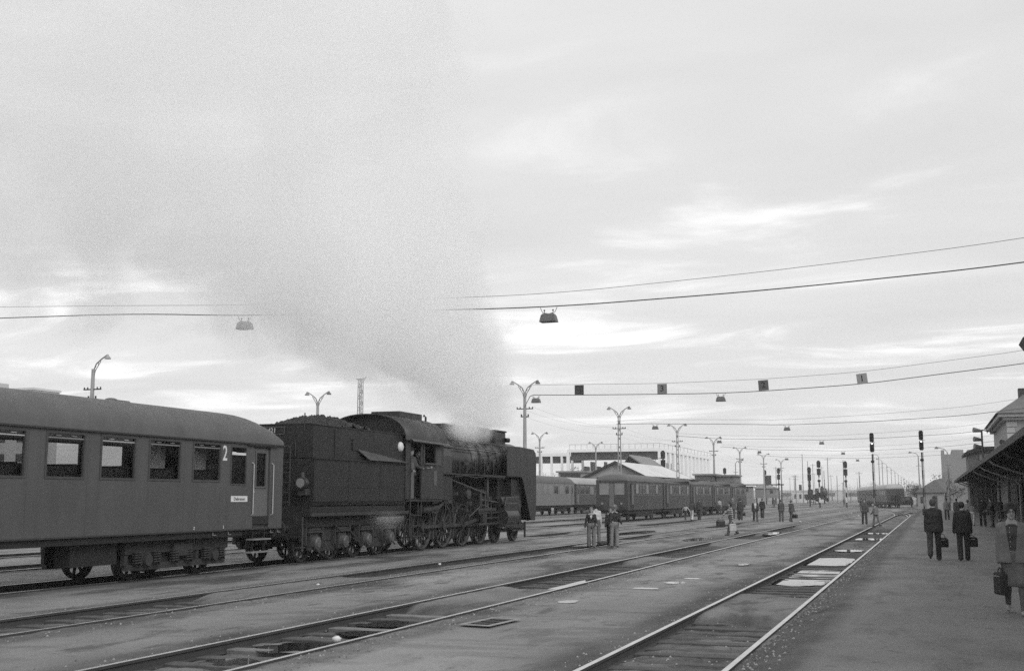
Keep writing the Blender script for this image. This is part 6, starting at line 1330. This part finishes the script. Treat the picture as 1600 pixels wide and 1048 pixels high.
person(-3.45, 77.2, .9, 'person in a pale vest and light trousers stepping over the platform track', 1.50, .022, ((.3, .15), (-.25, .3)), ((.3, .12, .5), (-.1, .16, .3)), top=.16, bot=.15, hair=.05, shirt=.5, jacket=True, hem_extra=-.06)
for a in [(-26.0, 205, 'far person in dark clothes near the white building', .05, .06, .05), (-17.0, 245, 'far person beside the distant locomotive', .1, .1, .1), (-8.9, 160, 'far person standing beyond the turnout', .05, .05, .03)]:
    person(a[0], a[1], .5, a[2], 1.72, .03, ((.1, .05), (-.1, .1)), ((.1, .1, .2), (.0, .1, .2)), top=a[3], bot=a[4], hair=a[5])
# under the canopy and along the platform
person(2.75, 75.5, .1, 'tall person in black standing with the group under the canopy', 1.78, .022, ((.05, .05), (-.1, .1)), ((.05, .1, .1), (.0, .1, .1)), top=.015, bot=.015, hair=.02, z0=.1, hem_extra=.15)
person(2.25, 78, -.2, 'child in white trousers and grey top under the canopy', 1.40, .022, ((.1, .05), (-.1, .1)), ((.1, .2, .2), (.0, .2, .1)), top=.2, bot=.5, hair=.06, jacket=False, z0=.1)
person(2.05, 80, .2, 'woman in a light top left of the child in white trousers', 1.6, .022, ((.1, .05), (-.1, .1)), ((.1, .2, .6), (.0, .2, .1)), top=.3, bot=.06, hair=.1, jacket=False, z0=.1)
person(3.2, 74, 2.0, 'person in dark clothes at the kiosk with the luggage trolley', 1.7, .022, ((.05, .05), (-.1, .1)), ((.5, .1, .5), (.4, .1, .5)), top=.03, bot=.03, hair=.02, z0=.1)
person(1.6, 92, .1, 'farther person in a brown coat between the two suited men', 1.66, .024, ((.05, .05), (-.1, .1)), ((.1, .1, .2), (.1, .1, .2)), top=.06, bot=.04, hair=.02, z0=.1)
person(.95, 96, .1, 'distant person with a pale top beyond the suited men', 1.66, .024, ((.05, .05), (-.1, .1)), ((.1, .1, .2), (.1, .1, .2)), top=.2, bot=.04, hair=.02, z0=.1)
person(4.4, 88, .6, 'person in dark clothes deep under the canopy', 1.7, .024, ((.05, .05), (-.1, .1)), ((.1, .1, .2), (.1, .1, .2)), top=.03, bot=.03, hair=.02, z0=.1)
# crew in the locomotive cab
person(-16.55, 35.62, -PI / 2 - .3, 'engine driver in dark clothes leaning out of the cab doorway', 1.72, .016, ((0, .02), (0, .02)), ((.35, .15, .9), (.3, .2, .7)), top=.05, bot=.035, hair=.02, z0=1.775, head=(-.3, 0), hat=True)
person(-16.75, 36.55, -PI / 2 + .2, 'fireman in dark clothes at the cab side window', 1.70, .018, ((0, .02), (0, .02)), ((.6, .15, .9), (.5, .2, .9)), top=.04, bot=.03, hair=.02, z0=1.775, head=(-.5, 0))
# ================================================================ SMOKE, STEAM, HAZE
def vol_mat(name, dens, dexpr, albedo=.97, g=.25):
    m = bpy.data.materials.new(name); m.use_nodes = True; n = m.node_tree.nodes; l = m.node_tree.links; n.clear(); o = n.new('ShaderNodeOutputMaterial'); p = n.new('ShaderNodeVolumePrincipled')
    p.inputs['Color'].default_value = (albedo,) * 3 + (1,); p.inputs['Anisotropy'].default_value = g; p.inputs['Density'].default_value = dens; l.new(p.outputs[0], o.inputs['Volume'])
    if dexpr: l.new(dexpr(n, l), p.inputs['Density'])
    return m
def mnode(n, l, op, a, b=None, c=None, clamp=False):
    q = n.new('ShaderNodeMath'); q.operation = op; q.use_clamp = clamp
    for i, s in enumerate((a, b, c)):
        if s is None: continue
        if isinstance(s, (int, float)): q.inputs[i].default_value = s
        else: l.new(s, q.inputs[i])
    return q.outputs[0]
def plume_expr(n, l):
    co = n.new('ShaderNodeTexCoord'); nz = n.new('ShaderNodeTexNoise'); nz.inputs['Scale'].default_value = .26; nz.inputs['Detail'].default_value = 5; nz.inputs['Roughness'].default_value = .55; nz.inputs['Distortion'].default_value = .4; l.new(co.outputs['Object'], nz.inputs['Vector'])
    sp = n.new('ShaderNodeSeparateXYZ'); l.new(co.outputs['Object'], sp.inputs[0]); X, Y, Z = sp.outputs
    M_ = lambda *a, **k: mnode(n, l, *a, **k)
    # object coords: origin at chimney; s = distance back along the train
    s = M_('MULTIPLY', Y, -1.0)
    sp_ = M_('MAXIMUM', s, 0.0)
    # lower edge of the plume above the chimney height, rising quickly then levelling
    zlow = M_('MULTIPLY', M_('POWER', sp_, .5), .42)
    edge_low = M_('SUBTRACT', Z, zlow)
    er = M_('ADD', s, M_('SUBTRACT', .9, M_('MULTIPLY', M_('MAXIMUM', M_('SUBTRACT', Z, 3.0), 0.0), .36)))                       # forward edge
    xc = M_('MULTIPLY', sp_, -.26)
    half = M_('ADD', M_('MULTIPLY', sp_, .27), M_('ADD', M_('MULTIPLY', M_('MAXIMUM', Z, 0.0), .04), 1.0))
    ex = M_('SUBTRACT', half, M_('ABSOLUTE', M_('SUBTRACT', X, xc)))
    d = M_('MINIMUM', M_('MINIMUM', edge_low, er), ex)
    n3 = n.new('ShaderNodeTexNoise'); n3.inputs['Scale'].default_value = .11; n3.inputs['Detail'].default_value = 2; l.new(co.outputs['Object'], n3.inputs['Vector'])
    nn = M_('ADD', M_('SUBTRACT', nz.outputs[0], .5), M_('MULTIPLY', M_('SUBTRACT', n3.outputs[0], .5), 1.3))
    wob = M_('MULTIPLY', nn, M_('ADD', 2.8, M_('MULTIPLY', sp_, .40)))
    d = M_('ADD', d, wob)
    sm = n.new('ShaderNodeMapRange'); sm.interpolation_type = 'SMOOTHSTEP'; sm.inputs[1].default_value = .0; sm.inputs[2].default_value = .9; l.new(d, sm.inputs[0])
    fall = M_('ADD', M_('MULTIPLY', M_('EXPONENT', M_('MULTIPLY', M_('POWER', M_('DIVIDE', sp_, 15.0), 2.6), -1.0)), M_('EXPONENT', M_('MULTIPLY', M_('POWER', M_('MULTIPLY', M_('MAXIMUM', Z, 0.0), .105), 2.2), -1.0))), .055)
    return M_('MULTIPLY', M_('MULTIPLY', sm.outputs[0], M_('ADD', .0, M_('MULTIPLY', M_('POWER', nz.outputs[0], 3.0), 6.6))), M_('MULTIPLY', fall, .75))
PO = (-17.8, 46.8, 4.75)
m = MB(); m.add([(-22, -34, .9), (7, -34, .9), (7, 6, -.3), (-22, 6, -.3), (-22, -34, 22), (7, -34, 22), (7, 6, 22), (-22, 6, 22)], [(0, 3, 2, 1), (4, 5, 6, 7), (0, 1, 5, 4), (1, 2, 6, 5), (2, 3, 7, 6), (3, 0, 4, 7)])
tag(m.build('smoke_plume', vol_mat('smoke', .3, plume_expr, .999, .1), None, PO), 'huge pale smoke plume drifting back from the locomotive chimney', 'smoke', kind='stuff')
def wisp(name, loc, r, dens, lab, seed, scale=.9):
    def ex(n, l):
        co = n.new('ShaderNodeTexCoord'); nz = n.new('ShaderNodeTexNoise'); nz.inputs['Scale'].default_value = scale; nz.inputs['Detail'].default_value = 4; mp_ = n.new('ShaderNodeMapping'); mp_.inputs['Location'].default_value = (seed, seed * 2, 0); l.new(co.outputs['Object'], mp_.inputs[0]); l.new(mp_.outputs[0], nz.inputs['Vector'])
        v = n.new('ShaderNodeVectorMath'); v.operation = 'DIVIDE'; v.inputs[1].default_value = r; l.new(co.outputs['Object'], v.inputs[0]); ln = n.new('ShaderNodeVectorMath'); ln.operation = 'LENGTH'; l.new(v.outputs[0], ln.inputs[0])
        a = mnode(n, l, 'SUBTRACT', 1.0, ln.outputs['Value'], clamp=True); b = mnode(n, l, 'ADD', mnode(n, l, 'MULTIPLY', mnode(n, l, 'SUBTRACT', nz.outputs[0], .52), 2.6), a)
        return mnode(n, l, 'MULTIPLY', mnode(n, l, 'MULTIPLY', b, a, clamp=True), dens)
    m = MB(); m.ell((0, 0, 0), r, 16, 10); tag(m.build(name, vol_mat(name, 1, ex, .97, .1), None, loc), lab, 'steam', kind='stuff')
wisp('steam_cloud', (-16.9, 41.6, 4.4), (1.1, 2.7, .7), 2.8, 'white steam blowing along the top of the boiler', 3)
wisp('steam_cloud', (-16.2, 33.1, 1.15), (.5, 1.4, .55), .6, 'thin steam drifting beside the tender wheels', 7, 1.6)
hz_ = MB(); hz_.box(-419.5, 419.5, -6, 1389, -1.2, 60); tag(hz_.build('haze', vol_mat('haze_air', .00038, None, .97, .0)), kind='stuff')
